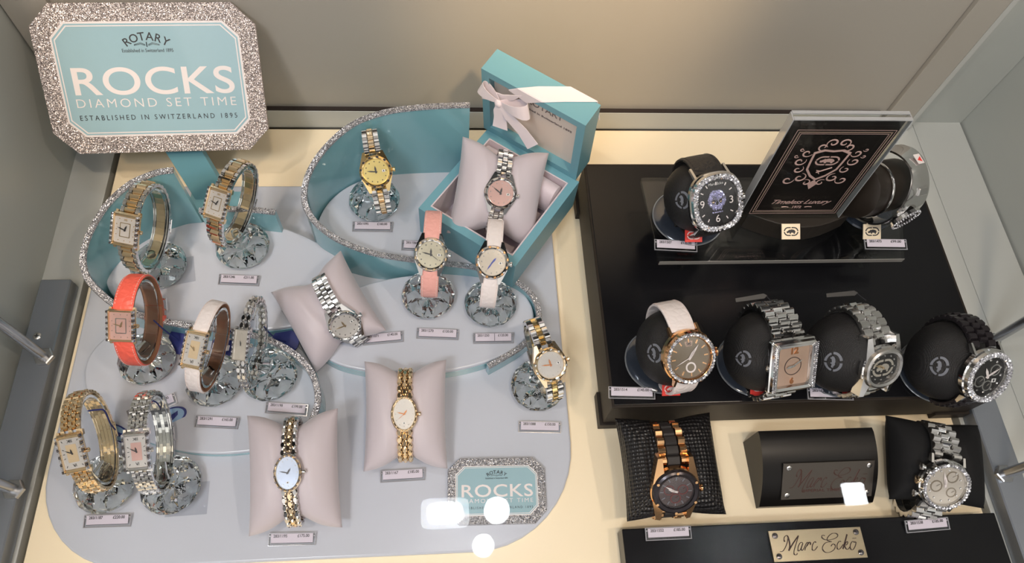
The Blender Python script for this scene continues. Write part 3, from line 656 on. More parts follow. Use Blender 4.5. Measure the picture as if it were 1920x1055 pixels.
def watch_head(t, W):
    """case, bezel, dial, hands, markers, crown around the origin; z=0 is where the strap runs"""
    rx, ry, n, th = W['rx'], W['ry'], W.get('n', 2), W.get('th', .0062); cm, bm = W.get('case', STEEL), W.get('bezel', W.get('case', STEEL))
    P = outline(rx, ry, n); z0 = -th * .45; z1 = z0 + th; bz = W.get('bz', .16) * rx
    rings = []
    for d, z in ((rx * .12, z0), (0, z0 + th * .25), (0, z0 + th * .6), (rx * .05, z0 + th * .72)): rings.append([(x, y, z) for x, y in inset(P, rx, ry, d)])
    s = MB(); s.loft(rings, cm)
    # lugs
    lw = W['sw'] / 2; ll = W.get('lug', ry * .34)
    for sx in (-1, 1) if not W.get('nolug') else ():
        for sy in (-1, 1):
            if W.get('soft'):   # lugs that flow into a tapering case
                s.loft([[(sx * (lw * .78), sy * ry * .72, z0), (sx * rx * .93, sy * ry * .35, z0 + .0005), (sx * rx * .93, sy * ry * .35, z1 * .55), (sx * lw * .78, sy * ry * .72, z1 * .6)], [(sx * lw * .86, sy * (ry + ll * .75), z0 - ll * .55), (sx * lw * 1.14, sy * (ry + ll * .7), z0 - ll * .55), (sx * lw * 1.14, sy * (ry + ll * .7), -ll * .1), (sx * lw * .86, sy * (ry + ll * .75), -ll * .05)]], cm)
            else:
                A2, B2 = W['a'], W['b']; pb_ = math.asin(min(.93, (ry * .93 + ll * .45) / B2)); p, d, nn_ = lframe(A2, B2, pb_); xo = lw + .0012
                if xo > rx * .97: xo = rx * .97
                y1 = ry * .80; h = th * .5
                p = p + nn_ * (W.get('lt', .0024) * .2)
                r0 = [(sx * (xo + q), sy * y1, zz) for q, zz in ((-.0011, z0), (.0011, z0), (.0011, z0 + h), (-.0011, z0 + h))]
                r1 = [(sx * (xo + q), sy * (p.y + nn_.y * zz), p.z + nn_.z * zz) for q, zz in ((-.0010, -.0014), (.0010, -.0014), (.0009, .0011), (-.0009, .0011))]
                if sx * sy < 0: r0.reverse(); r1.reverse()
                s.loft([r0, r1], cm)
    s.build('case', t, smooth=True, ang=35)
    # bezel
    s = MB(); zb = z0 + th * .70; dz = th * .36
    Pb = inset(P, rx, ry, rx * .04)
    def ins(k): return inset(Pb, rx * .96, ry * .96, k)
    s.loft([[(x, y, z) for x, y in q] for q, z in ((ins(0), zb), (ins(bz * .15), zb + dz * .75), (ins(bz * .45), zb + dz), (ins(bz * .85), zb + dz * .8), (ins(bz), zb + dz * .15))], bm, cap=False)
    if W.get('notch'):
        k = W['notch']
        for i in range(k):
            a = 2 * PI * (i + .5) / k; q = sup(a, rx * .90, ry * .90, n); s.M = T((q[0], q[1], zb + dz * .8)) @ MX.Rotation(a, 4, 'Z'); s.box((0, 0, 0), (rx * .13, rx * .16, dz * .6), W.get('notchm', cm), dz * .15); s.M = MX.Identity(4)
    bo = s.build('bezel', t, smooth=True, ang=35)
    if W.get('gems') == 'ring':
        k = W.get('gn', 44); rows = W.get('rows', 1); s = MB()
        for r_ in range(rows):
            f = 1 - (bz * (.5 if rows == 1 else (.28 + .46 * r_))) / rx
            pts = [sup(2 * PI * (i + .5 * r_) / k, rx * .96 * f, ry * .96 * f, n) for i in range(k)]
            gems(s, pts, bz * (.40 if rows == 1 else .27), W.get('gm', GEM), zb + dz * (.95 if rows == 1 else .93 - .2 * 0))
        s.build('bezel_stones', bo)
    if W.get('gems') == 'sides':
        s = MB(); k = W.get('gn', 11)
        for sx in (-1, 1):
            for i in range(k):
                y = -ry * .86 + 2 * ry * .86 * i / (k - 1)
                if W.get('gsq'):
                    mq = GEM if (i + (sx > 0)) % 2 else GEMD; hy = ry * .86 / k; s.box((sx * rx * .955, y, zb + dz * .55), (rx * .16, hy * 1.7, dz * 1.3), mq, hy * .25); continue
                for xx, zz in W.get('gcols', ((.99, zb - th * .12), (.90, zb + dz * .85))):
                    gems(s, [(sx * rx * xx, y)], ry * .86 / k * W.get('gr', 1.05), W.get('gm', GEM) if i % 2 or W.get('gsolid') else W.get('gm2', W.get('gm', GEM)), zz)
        s.build('side_stones', bo)
    if W.get('screws'):
        s = MB()
        for i in range(W['screws']):
            a = 2 * PI * i / W['screws'] + PI / 2; q = sup(a, rx * .88, ry * .88, 2); s.lathe([(.0012, 0), (.0012, .0004)], ROSE, 6, c=(q[0], q[1], zb + dz))
        s.build('bezel_screw', bo)
    # dial
    drx, dry = rx * .96 - bz, ry * .96 - bz; zd = zb + dz * .12
    if W.get('dry'): dry = W['dry']
    Pd = inset(P, rx, ry, rx * .04 + bz) if not W.get('dry') else outline(drx, dry, n)
    s = MB(); s.prism(Pd, zd - .0006, zd, W['dial']); dl = s.build('dial', t)
    if W.get('dry'):
        s = MB()
        for sy in (-1, 1): s.box((0, sy * (dry + (ry * .96 - bz * .4 - dry) / 2), zd + .0003), (drx * 2, ry * .96 - bz * .4 - dry, .0012), cm, .0003)
        s.build('end_bar', t)
    if W.get('centre'):
        s = MB(); s.prism(outline(drx * .52, dry * .58, 9), zd, zd + .00012, W['centre']); s.build('dial_centre', dl)
    if W.get('track'):
        s = MB(); ring(s, outline(drx * .50, dry * .56, 9), outline(drx * .42, dry * .50, 9), zd, zd + .0001, W.get('mm', INK)); s.build('dial_track', dl)
    # markers
    s = MB(); mm = W.get('mm', STEEL); mk = W.get('marks', 'dots')
    for i in range(12):
        a = PI / 2 - i * PI / 6
        if n >= 7:
            tx, ty = math.cos(a), math.sin(a); k = min(.80 * drx / max(abs(tx), 1e-6), .82 * dry / max(abs(ty), 1e-6)); q = (tx * k, ty * k)
        else: q = sup(a, drx * .82, dry * .82, n)
        if mk == 'dots': s.lathe([(rx * .045, zd), (rx * .03, zd + .0004)], mm, 8, c=(q[0], q[1], 0))
        elif mk == 'bars':
            s.M = T((q[0], q[1], zd + .0001)) @ MX.Rotation(a, 4, 'Z'); s.box((0, 0, 0), (rx * .15, rx * .045, .0003), mm); s.M = MX.Identity(4)
        elif mk == 'skull' and i not in (3, 6, 9):
            s.M = T((q[0], q[1], zd + .0001)) @ MX.Rotation(a, 4, 'Z'); s.box((0, 0, 0), (rx * .11, rx * .035, .0003), mm); s.M = MX.Identity(4)
    if mk: s.build('hour_markers', dl)
    for (tx, x, y, sz, m_) in W.get('txt', ()):
        text(tx, sz, m_, dl, T((x, y, zd + .00015)), name='dial_lettering')
    if W.get('date'):
        x, y = W['date']; s = MB(); s.box((x * drx, y * dry, zd + .0001), (rx * .18, rx * .14, .0002), mat('date_white', (.8, .8, .8), .4)); s.box((x * drx, y * dry, zd + .00025), (rx * .07, rx * .09, .0001), INK); s.build('date_window', dl)
    for (x, y, r) in W.get('subs', ()):
        s = MB(); ring(s, [(x * drx + r * rx * math.cos(2 * PI * i / 20), y * dry + r * rx * math.sin(2 * PI * i / 20)) for i in range(20)], [(x * drx + r * .8 * rx * math.cos(2 * PI * i / 20), y * dry + r * .8 * rx * math.sin(2 * PI * i / 20)) for i in range(20)], zd, zd + .0003, W.get('subm', mm)); s.tube([(x * drx, y * dry, zd + .0003), (x * drx + r * rx * .5, y * dry + r * rx * .4, zd + .0003)], .00018, W.get('subm', mm), 4); s.build('subdial', dl)
    # hands
    hm = W.get('hm', INK); R = min(drx, dry)
    for (deg, ln, wd, nm) in ((W.get('hr', -8), .48, .055, 'hour_hand'), (W.get('mn', 70), .74, .04, 'minute_hand')) + (((W['sec'], .8, .015, 'second_hand'),) if 'sec' in W else ()):
        s = MB(); s.M = MX.Rotation(math.radians(deg), 4, 'Z'); s.prism([(-R * wd, -R * .12), (R * wd, -R * .12), (R * wd * 1.3, R * ln * .55), (0, R * ln), (-R * wd * 1.3, R * ln * .55)], zd + .0005, zd + .0007, hm); s.build(nm, dl)
    s = MB(); s.lathe([(R * .06, zd + .0004), (R * .05, zd + .0009)], hm, 10); s.build('hand_hub', dl)
    if W.get('extra'): W['extra'](dl, zd, drx, dry)
    # crown
    cs = W.get('crown', 1); s = MB(); cr = W.get('cr', .0016); s.M = T((cs * rx * .99, 0, z0 + th * .45)) @ MX.Rotation(cs * PI / 2, 4, 'Y')
    s.lathe([(cr * .6, -.0005), (cr * .6, .0007), (cr, .0009), (cr * 1.05, .0022), (cr * .7, .0027)], W.get('crownm', cm), 14); s.build('crown', t, smooth=True)
    for (yy) in W.get('pushers', ()):
        s = MB(); s.M = T((cs * rx * .93, yy * ry, z0 + th * .45)) @ MX.Rotation(cs * PI / 2, 4, 'Y') @ MX.Rotation(-cs * 0, 4, 'Z'); s.lathe([(cr * .5, -.001), (cr * .5, .001), (cr * .9, .0012), (cr * .9, .0028), (cr * .6, .0031)], cm, 14); s.build('pusher', t, smooth=True)
    # glass over the dial
    s = MB(); zg = zb + dz * .55
    s.prism(inset(Pd, drx, dry, rx * .002), zg, zg + .0004, WGLASS); s.build('watch_glass', t)
def watch(px, py, z, yaw, el, roll, W, label, name='wristwatch', group=None):
    M = frame(at(px, py, z), yaw, el, roll)
    t = thing(name, M, label, 'watch', group)
    watch_head(t, W)
    if 'leather' in W: leather(t, W)
    elif 'cols' in W: bracelet(t, W)
    return t, M

# ================================================================== CUT CRYSTAL STANDS
def crystal(px, py, z, W, M, label, rot=0.0, R=.0235, hgt=.026):
    """round faceted crystal lying on its table, clear ring clip above it inside the watch loop"""
    c = at(px, py, z + .009); c.z = z + .0003
    t = thing('crystal_stand', plan(c, rot), label, 'display stand', 'cut crystal watch stands')
    n = 12; s = MB(); lv = [(R * .60, 0, 0), (R * .92, .0055, .5), (R, .0085, 0), (R, .0105, .5), (R * .88, .0155, 0), (R * .66, .0215, .5), (R * .40, hgt, 0)]
    vs = []; fs = []
    for r, h, o in lv:
        for j in range(n): a = 2 * PI * (j + o) / n; vs.append((r * math.cos(a), r * math.sin(a), h))
    for k in range(len(lv) - 1):
        o0, o1 = lv[k][2], lv[k + 1][2]
        for j in range(n):
            j2 = (j + 1) % n; a, b2 = k * n + j, k * n + j2; c0, c1 = (k + 1) * n + j, (k + 1) * n + j2
            if o0 < o1: fs += [(a, b2, c0), (b2, c1, c0)]
            else: fs += [(a, b2, c1), (a, c1, c0)]
    fs.append(tuple((len(lv) - 1) * n + j for j in range(n)))
    ci = len(vs); m_ = []
    for j in range(n): a = 2 * PI * (j + .5) / n; m_.append(len(vs)); vs.append((R * .34 * math.cos(a), R * .34 * math.sin(a), .0075 if j % 2 else .0035))
    vs.append((0, 0, .004)); ci = len(vs) - 1
    for j in range(n):
        j2 = (j + 1) % n; fs += [(j2, j, m_[j]), (m_[j], m_[(j + 1) % n], j2), (m_[j], ci, m_[(j + 1) % n])]
    s.add(vs, fs, CRYST); s.build('faceted_crystal', t)
    # ring clip (in the watch's own frame)
    a, b = W['a'], W['b']; ww = W.get('clip', .011); loc = t.matrix_world.inverted() @ M
    s = MB(); rings = []; off = .0042; n = 44
    for i in range(n + 1):
        ph = .62 + (2 * PI - 1.1) * i / n; p, d, nn_ = lframe(a, b, ph); p = p - nn_ * off; h = ww / 2
        rings.append([tuple(p + V((x, 0, 0)) + nn_ * q) for x, q in ((-h, -.0011), (-h, .0009), (h, .0009), (h, -.0011))])
    s.loft(rings, ACRYG); s.build('ring_clip', t, smooth=True, local=loc)
    low = min((M @ (lframe(a, b, ph)[0] - lframe(a, b, ph)[2] * off) for ph in [k * .05 for k in range(20, 110)]), key=lambda p: p.z)
    lo = t.matrix_world.inverted() @ low
    s = MB(); s.tube([(0, 0, hgt - .001), (lo.x * .35, lo.y * .35, hgt + (max(lo.z, hgt + .002) - hgt) * .4), (lo.x, lo.y, max(lo.z, hgt + .002))], [.0055, .0042, .0035], ACRYG, 14); s.build('stem', t, smooth=True)
    return t
ROW = 'row'
def lk(*cols): return [(w_, m, k) for w_, m, k in cols]
TWO = lk((1, STEEL, 'flat'), (2.6, GOLD, 'dome'), (1, STEEL, 'flat'))
rect = dict(n=8, th=.0065, bz=.14, marks='dots', hr=-20, mn=75)
W1 = dict(rect, gsq=1, rx=.0108, ry=.0138, sw=.0160, sw2=.0145, cols=TWO, pitch=.0058, lt=.003, a=.025, b=.037, case=GOLD, bezel=GOLD, gems='sides', gn=13, gm=GEM, gm2=GEMD, dial=MOP, track=1, mm=GOLD, dry=.0104, hm=INK, txt=(('XII', 0, .0080, .0026, GOLD),))
W2 = dict(W1, rx=.0092, ry=.0132, sw=.0145, dry=.0100)
W3 = dict(rect, gsq=1, rx=.0102, ry=.0128, sw=.0155, sw2=.014, leather=CORAL, a=.026, b=.036, case=GOLD, gems='sides', gn=11, gm2=GEMD, dial=MOPP, track=1, mm=STEEL, dry=.0106, hm=GOLD)
W4 = dict(rect, gsq=1, rx=.0082, ry=.0146, sw=.0120, leather=WHL, a=.025, b=.036, case=GOLD, gems='sides', gn=12, gm2=GEMD, dial=MOP, centre=mat('cream_centre', (.72, .56, .36), .25, .3, coat=.3), mm=INK, marks='bars', dry=.0116, hm=GOLD, hr=15, mn=50, txt=(('XII', 0, .0092, .0032, INK), ('VI', 0, -.0092, .0032, INK)))
W5 = dict(rect, gsq=1, rx=.0058, ry=.0124, sw=.0080, sw2=.007, cols=lk((1, STEEL, 'oval'), (1, STEEL, 'oval')), pitch=.0060, lt=.004, a=.023, b=.036, case=STEEL, gems='sides', gn=13, gm2=GEMD, dial=MOPG, marks='dots', mm=STEEL, hr=0, mn=10, clip=.009)
BR5 = lk((1, GOLD, 'flat'), (1, GOLD, 'dome'), (1, GOLD, 'flat'), (1, GOLD, 'dome'), (1, GOLD, 'flat'))
BS5 = [(w_, STEEL, k) for w_, m, k in BR5]
W6 = dict(rect, gsq=1, rx=.0086, ry=.0142, sw=.0138, sw2=.013, cols=BR5, style='brick', pitch=.0046, lt=.0026, a=.027, b=.038, case=GOLD, gems='sides', gn=10, gm2=GEMD, dial=MOP, centre=mat('cream_centre', (.72, .56, .36), .25, .3, coat=.3), marks='bars', mm=INK, dry=.0112, hr=10, mn=60, txt=(('XII', 0, .0089, .0031, INK), ('VI', 0, -.0089, .0031, INK)))
W7 = dict(W6, cols=BS5, case=STEEL, centre=MOPP)
rnd = dict(n=2, th=.0068, bz=.20, soft=1, marks='dots', notch=12, hr=2, mn=78, date=(.62, 0), cr=.0021)
W8 = dict(rnd, rx=.0138, ry=.0138, sw=.0150, sw2=.0125, cols=lk((1, STEEL, 'dome'), (1.1, GOLD, 'dome'), (1, STEEL, 'dome')), style='brick', pitch=.0062, lt=.003, a=.025, b=.036, case=GOLDY, dial=CHAMP, notchm=GEMD, hm=INK, mm=STEEL)
W9 = dict(rnd, rx=.0140, ry=.0140, sw=.0145, sw2=.0135, leather=PINKL, a=.025, b=.036, case=STEEL, dial=mat('olive_pearl', (.44, .41, .31), .25, .3, var=.15), notchm=GOLD, hm=INK, sec=-125)
W10 = dict(rnd, rx=.0140, ry=.0140, sw=.0140, sw2=.0125, leather=WHL, a=.025, b=.037, case=STEEL, dial=MOPG, notchm=ROSE, hm=mat('blue_hand', (.05, .08, .35), .2, .5), hr=-35, mn=150)
W11 = dict(rnd, rx=.0138, ry=.0138, sw=.0150, sw2=.0125, cols=lk((1, STEEL, 'dome'), (.9, GOLDY, 'dome'), (1, STEEL, 'dome')), style='brick', pitch=.0062, lt=.003, a=.025, b=.034, case=GOLD, dial=MOP, hm=COPPER, notchm=STEEL)
specs = [
 (237, 431, .030, -18, 52, 4, W1, 'gold and silver rectangular watch on the uppermost left crystal, before the teal screen', (298, 497)),
 (408, 382, .030, -22, 54, 0, W2, 'gold and silver rectangular watch beside the sign post', (455, 461)),
 (229, 610, .014, -8, 56, 4, W3, 'pink dial rectangular watch on a coral red leather strap', (276, 672)),
 (366, 655, .014, -10, 62, -4, W4, 'rectangular watch with Roman numerals on a white leather strap', (402, 712)),
 (453, 646, .014, -12, 62, 4, W5, 'very narrow silver bangle watch with a grey dial', (505, 702)),
 (138, 848, ZT, 2, 58, 8, W6, 'all gold rectangular bracelet watch at the lower left corner of the tray', (197, 906)),
 (258, 845, ZT, 2, 62, 2, W7, 'silver rectangular bracelet watch with a pink centred dial beside the all gold one', (320, 908)),
 (705, 322, .035, 6, 54, 4, W8, 'round gold dial bracelet watch before the tall teal screen', (702, 374)),
 (808, 477, .022, 0, 60, -4, W9, 'round watch on a pink leather strap', (803, 553)),
 (923, 492, .022, -4, 63, -3, W10, 'round watch on a white leather strap standing before the gift box', (920, 568)),
 (1031, 683, ZT, 12, 60, 4, W11, 'round gold and silver bracelet watch at the right edge of the tray', (1008, 722)),
]
CL = ['under the two tone watch before the screen', 'under the watch beside the sign post', 'under the coral strap watch', 'under the white strap rectangular watch', 'under the narrow bangle watch', 'under the all gold watch', 'under the pink centred silver watch', 'before the tall teal screen', 'under the pink strap watch', 'under the white strap round watch', 'at the right edge of the tray']
for i, (px, py, z, yaw, el, roll, W, l, (qx, qy)) in enumerate(specs):
    t, M = watch(px, py, z + .074, yaw, el, roll, W, l)
    crystal(qx, qy, z, W, M, 'round cut crystal with clear ring clip, ' + CL[i], rot=13 * i)

# blue swing tags on cords
def swing(px, py, z, rx, ry, yaw, tilt, cord, label, pale=True):
    c = at(px, py, z); t = thing('swing_tag', plan(c, yaw, tilt), label, 'tag', 'blue swing tags')
    s = MB(); s.lathe([(1, -.0004), (1, .0004)], BLUET, 32, rx, ry); s.build('tag_disc', t)
    if pale:
        s = MB(); s.lathe([(.84, .0004), (.84, .0005)], BLUEL, 32, rx, ry); s.build('pale_face', t)
        s = MB(); s.prism([(-rx * .5, -ry * .2), (-rx * .1, -ry * .5), (rx * .4, -ry * .1), (rx * .5, ry * .35), (rx * .1, ry * .2), (-rx * .2, ry * .05)], .0005, .0006, BLUET); s.build('printed_swirl', t)
    inv = t.matrix_world.inverted(); P = spline([inv @ at(*q) for q in cord], 6)
    s = MB(); s.tube(P, .0006, BLUES, 6); s.build('cord', t, smooth=True)
swing(322, 780, .016, .012, .007, 25, 30, [(280, 758, .07), (262, 752, .08), (290, 752, .075), (305, 770, .04), (318, 780, .018)], 'pale blue swing tag behind the silver rectangular bracelet watch')
swing(222, 812, .02, .012, .006, -30, 25, [(165, 770, .085), (182, 768, .08), (196, 770, .075), (208, 795, .05), (222, 812, .022)], 'blue swing tag behind the all gold rectangular watch')
swing(340, 636, .022, .0105, .013, 0, 12, [(288, 600, .05), (310, 620, .04), (335, 638, .025)], 'dark blue swing tag behind the coral strap watch', False)
swing(420, 648, .022, .010, .010, 20, 12, [(432, 620, .05), (425, 640, .03)], 'dark blue swing tag behind the white strap rectangular watch', False)
swing(535, 640, .020, .012, .011, -20, 12, [(495, 612, .06), (512, 630, .04), (535, 640, .022)], 'dark blue swing tag behind the narrow bangle watch', False)

# ================================================================== PILLOWS
def pillow(M, W, Hh, Th, a, delta, m, label, b=None, pinch=.23, waist=.20, flare=0.0, sh=(0, 0), rz=0):
    """M = watch frame; pillow centre at the loop centre, turned about the loop axis by delta degrees"""
    PM = M @ T((0, 0, -a)) @ MX.Rotation(math.radians(delta), 4, 'X') @ T((sh[0], sh[1], 0)) @ MX.Rotation(math.radians(rz), 4, 'Z')
    t = thing('watch_pillow', PM, label, 'pillow')
    NU, NV = 36, 26; top = []; bot = []
    for j in range(NV + 1):
        v = -1 + 2 * j / NV
        for i in range(NU + 1):
            u = -1 + 2 * i / NU
            px_ = u * W / 2 * (1 - .05 * (1 - v * v)); wst = 1 - pinch * math.exp(-(u / .45) ** 2) - .04 * (1 - u * u)
            py_ = v * Hh / 2 * wst * (1 + flare * u * u * .4)
            q = max(0, (1 - abs(u) ** 2.6) * (1 - abs(v) ** 2.6)) ** .5
            tz = Th / 2 * q * (1 - waist * math.exp(-(u / .26) ** 2)) + .0006
            wr = .0006 * math.sin(u * 17 + v * 5) * q * math.exp(-((abs(u) - .3) / .2) ** 2)
            top.append((px_, py_, tz + wr)); bot.append((px_, py_, -tz))
    n = NU + 1; vs = top + bot; K = len(top); fs = []
    for j in range(NV):
        for i in range(NU):
            a0 = j * n + i; fs.append((a0, a0 + 1, a0 + n + 1, a0 + n)); fs.append((K + a0, K + a0 + n, K + a0 + n + 1, K + a0 + 1))
    edge = [i for i in range(n)] + [j * n + NU for j in range(1, NV + 1)] + [NV * n + i for i in range(NU - 1, -1, -1)] + [j * n for j in range(NV - 1, 0, -1)]
    for k in range(len(edge)): x0, x1 = edge[k], edge[(k + 1) % len(edge)]; fs.append((x0, K + x0, K + x1, x1))
    s = MB(); s.add(vs, fs, m); s.build('cushion', t, smooth=True, ang=75)
    return t
OV = lk((1, STEEL, 'oval'), (1, GOLD, 'oval'), (1, STEEL, 'oval'))
OVG = lk((1, GOLD, 'oval'), (1, GOLD, 'oval'), (1, GOLD, 'oval'))
oval = dict(n=2, nolug=1, th=.006, bz=.17, notch=18, marks='dots', cr=.0017, lug=.004, hr=-35, mn=75, pitch=.0058, lt=.0036, style='brick', sw=.0125, sw2=.0115)
P14 = dict(oval, rx=.0105, ry=.0140, cols=OV, a=.0225, b=.041, case=STEEL, bezel=GOLD, notchm=GEMD, dial=MOPB, date=(0, -.6))
P13 = dict(oval, rx=.0105, ry=.0140, cols=OVG, a=.0225, b=.037, case=GOLD, notchm=GOLD, dial=MOP, date=(0, -.6), hm=COPPER, sec=130)
P12 = dict(rnd, rx=.0140, ry=.0140, sw=.0140, sw2=.0125, cols=lk((1, STEEL, 'dome'), (1, STEEL, 'dome'), (1, STEEL, 'dome')), style='brick', pitch=.0052, lt=.003, a=.028, b=.035, case=STEEL, dial=MOP, notchm=STEEL, hm=GOLD)
P15 = dict(rnd, rx=.0140, ry=.0140, sw=.0135, sw2=.0125, cols=lk((1, STEEL, 'dome'), (1, STEEL, 'dome'), (1, STEEL, 'dome')), style='brick', pitch=.0052, lt=.003, a=.021, b=.037, case=STEEL, dial=MOPP, notchm=GEMD, hm=INK, hr=-5, mn=60)
_, M = watch(540, 886, .058, 0, 74, 3, P14, 'small oval silver and gold watch with a blue pearl dial on the lowest satin pillow'); pillow(M, .070, .091, .040, .0225, 0, SATIN, 'pale pink satin pillow lowest on the tray, holding the blue pearl dial watch')
_, M = watch(758, 776, .058, 2, 74, -2, P13, 'small oval gold watch with a white pearl dial on the pillow in the tray middle'); pillow(M, .067, .088, .040, .0225, 0, SATIN, 'pale pink satin pillow in the middle of the tray, holding the oval gold watch')
_, M = watch(646, 608, .058, 14, 37, 20, P12, 'round all silver bracelet watch on the tilted satin pillow'); pillow(M, .070, .078, .050, .028, -38, SATIN, 'pale pink satin pillow set askew between the two oval steps', flare=.1, sh=(-.011, .005))
_, M = watch(938, 362, .098, 2, 55, -12, P15, 'round silver watch with a pink dial inside the gift box'); pillow(M, .078, .086, .038, .021, -6, SATIN, 'pale pink satin pillow standing inside the gift box')

# ================================================================== BLACK PLATFORM AND BLOCKS (right)
t = thing('display_platform', (.298, .294, 0), 'large black display platform on feet under the mens watches', 'display platform')
s = MB(); s.box((0, 0, .0315), (.334, .242, .047), BLACKW); s.box((0, 0, .0535), (.330, .238, .0035), BLACK); s.build('platform_body', t, bevel=.0006)
for sx in (-1, 1):
    for sy in (-1, 1):
        MB().box((sx * .153, sy * .108, .006), (.033, .030, .0118), BLACKW).build('foot', t, bevel=.0006)
ZP = .0555
# clear riser
c0 = at(1450, 410, .087)
t = thing('acrylic_riser', (.2925, .3335, ZP), 'low clear acrylic riser shelf on the black platform under the skull watch', 'riser')
s = MB(); s.prism([(-.118, .043), (-.1135, -.0435), (.1065, -.0435), (.128, .043)][::-1], .0265, .0315, ACRY); s.build('shelf_plate', t, bevel=.0006)
for sx in (-.085, .085):
    s = MB(); s.box((sx, -.008, .0133), (.005, .055, .0264), ACRY); s.build('leg', t, bevel=.0004)
for yy in (-.0437,):
    s = MB(); s.box((-.0035, yy, .029), (.2195, .0004, .005), mat('acrylic_edge', (.35, .34, .32), .08, .2, coat=.8)); s.build('polished_edge', t)
ZS = ZP + .0317
# block under the acrylic sign
p = at(1482, 425, ZS)
t = thing('sign_block', (p.x, p.y + .006, ZS), 'dark brown block with a curved front carrying the black luxury card', 'block')
P = [(-.046, .012), (-.046, -.006)] + [(-.046 + .092 * k / 12, -.006 - .014 * math.sin(PI * k / 12)) for k in range(1, 12)] + [(.046, -.006), (.046, .012)]
s = MB(); s.prism(P, .0002, .022, mat('brown_block', (.022, .017, .013), .4)); s.build('block_body', t, bevel=.0008)
def badge(M, w, h, field, em, label, name='logo_badge'):
    t = thing(name, M, label, 'badge', 'rhino logo badges')
    s = MB(); s.box((0, 0, .0006), (w, h, .0012), field, .0003); s.build('badge_plate', t)
    s = MB(); emblem(s, (0, 0), w * .78, h * .56, em, .0012); s.build('rhino_emblem', t)
    return t
badge(frame(at(1482, 434, ZS + .019), 0, 62), .0165, .0135, BADGEG, INK, 'ivory square rhino badge on the brown sign block')
badge(frame(at(1634, 434, ZS + .006), 0, 60), .0165, .0135, BADGEG, INK, 'ivory square rhino badge on the clear riser by the cuff watch')
# acrylic card sign
yaw = 0.0; tl = .0618 + .0; base = V((.290, .3225, .1095)); up = V((0, math.sin(tl), math.cos(tl))); nn = V((1, 0, 0)).cross(up)
SM = MX((V((1, 0, 0)), up, nn)).transposed().to_4x4(); SM.translation = base
t = thing('card_holder_sign', SM, 'black luxury card with a pink crest in a clear upright acrylic holder', 'sign')
Wd, Ht = .0885, .119
s = MB(); s.box((0, Ht / 2, .0033), (Wd, Ht, .0022), ACRY, .0003); s.build('front_plate', t)
s = MB(); s.box((0, Ht / 2, -.0033), (Wd, Ht, .0022), ACRY, .0003); s.build('back_plate', t)
s = MB(); s.box((0, Ht / 2 - .001, 0), (Wd - .004, Ht - .006, .0022), mat('card_black', (.012, .009, .008), .35)); s.build('card', t)
s = MB(); ed = mat('bright_edge', (.55, .57, .6), .1, .4, coat=.5)
for sx in (-1, 1): s.box((sx * (Wd / 2 + .0004), Ht / 2, 0), (.0008, Ht, .008), ed)
s.box((0, Ht + .0004, .003), (Wd, .0008, .003), ed); s.box((0, Ht + .0004, -.003), (Wd, .0008, .003), ed); s.build('polished_edge', t)
zc = .0046; s = MB()
for k, w2 in ((.0065, .00035), (.0085, .0009), (.0105, .0003)):
    x1, y0, y1 = Wd / 2 - k, k + .001, Ht - k - .003
    ring(s, [(-x1, y0), (x1, y0), (x1, y1), (-x1, y1)], [(-x1 + w2, y0 + w2), (x1 - w2, y0 + w2), (x1 - w2, y1 - w2), (-x1 + w2, y1 - w2)], zc, zc + .0001, mat('dull_gold_print', (.26, .19, .15), .4) if w2 > .0005 else PINKP)
s.build('printed_border', t)
cy_ = Ht * .60; s = MB()
shield = [(-.0135, .0125), (-.007, .0155), (0, .0145), (.007, .0155), (.0135, .0125), (.0125, .002), (.0115, -.006), (.006, -.0135), (0, -.018), (-.006, -.0135), (-.0115, -.006), (-.0125, .002)]
ring(s, [(x * 1.1, cy_ + y * 1.1) for x, y in shield][::-1], [(x * .96, cy_ + y * .96) for x, y in shield][::-1], zc, zc + .0001, PINKP)
emblem(s, (0, cy_ + .004), .019, .0105, PINKP, zc, .0001)
for sg in (((-.003, -.010), (.004, -.006), (.0075, -.004)), ((.000, -.0115), (-.0035, -.0075), (.0, -.0085))): s.tube([(x, cy_ + y, zc) for x, y in sg], .0004, PINKP, 5)
def scroll(cx2, cy2, r, a0, turns, dirn):
    pts = []; rr = []
    for k in range(19):
        q = k / 18; a = a0 + dirn * turns * 2 * PI * q; R = r * (1 - .78 * q); pts.append((cx2 + R * math.cos(a), cy2 + R * math.sin(a), zc)); rr.append(.00022 + .0006 * math.sin(PI * q) * r / .005)
    s.tube(pts, rr, PINKP, 5, .3)
for sx in (-1, 1):
    dd = -sx
    for cx2, cy2, r, a0, tn in ((.0195, .0125, .0045, 3.4, 1), (.0215, .003, .005, 2.6, 1.1), (.019, -.0065, .0045, 2.2, 1), (.0135, -.0165, .0055, 1.6, 1.1), (.022, -.0195, .005, 3.0, 1), (.010, .0195, .0045, 3.9, 1), (.0045, .024, .005, 5.2, 1.2), (.025, .0165, .002, 3.4, 1), (.0265, .009, .002, 3.4, 1), (.006, -.0225, .004, 1.0, 1)):
        a = a0 if sx > 0 else PI - a0
        scroll(sx * cx2, cy_ + cy2, r, a, tn, -dd)
    s.prism([(0, cy_ - .031), (sx * .004, cy_ - .024), (0, cy_ - .019)][::(1 if sx > 0 else -1)], zc, zc + .0001, PINKP)
s.build('crest', t)
text('Timeless Luxury', .0078, PINKP, t, T((0, Ht * .195, zc)), shear=.45, width=.050, name='script_lettering', spacing=.9)
text('1972', .0042, PINKP, t, T((0, Ht * .137, zc)), name='year_lettering', bold=.0001)
s = MB()
for sx in (-1, 1): s.tube([(sx * .007, Ht * .137, zc), (sx * .0095, Ht * .142, zc), (sx * .013, Ht * .139, zc)], .0003, PINKP, 5)
s.build('printed_flourish', t)

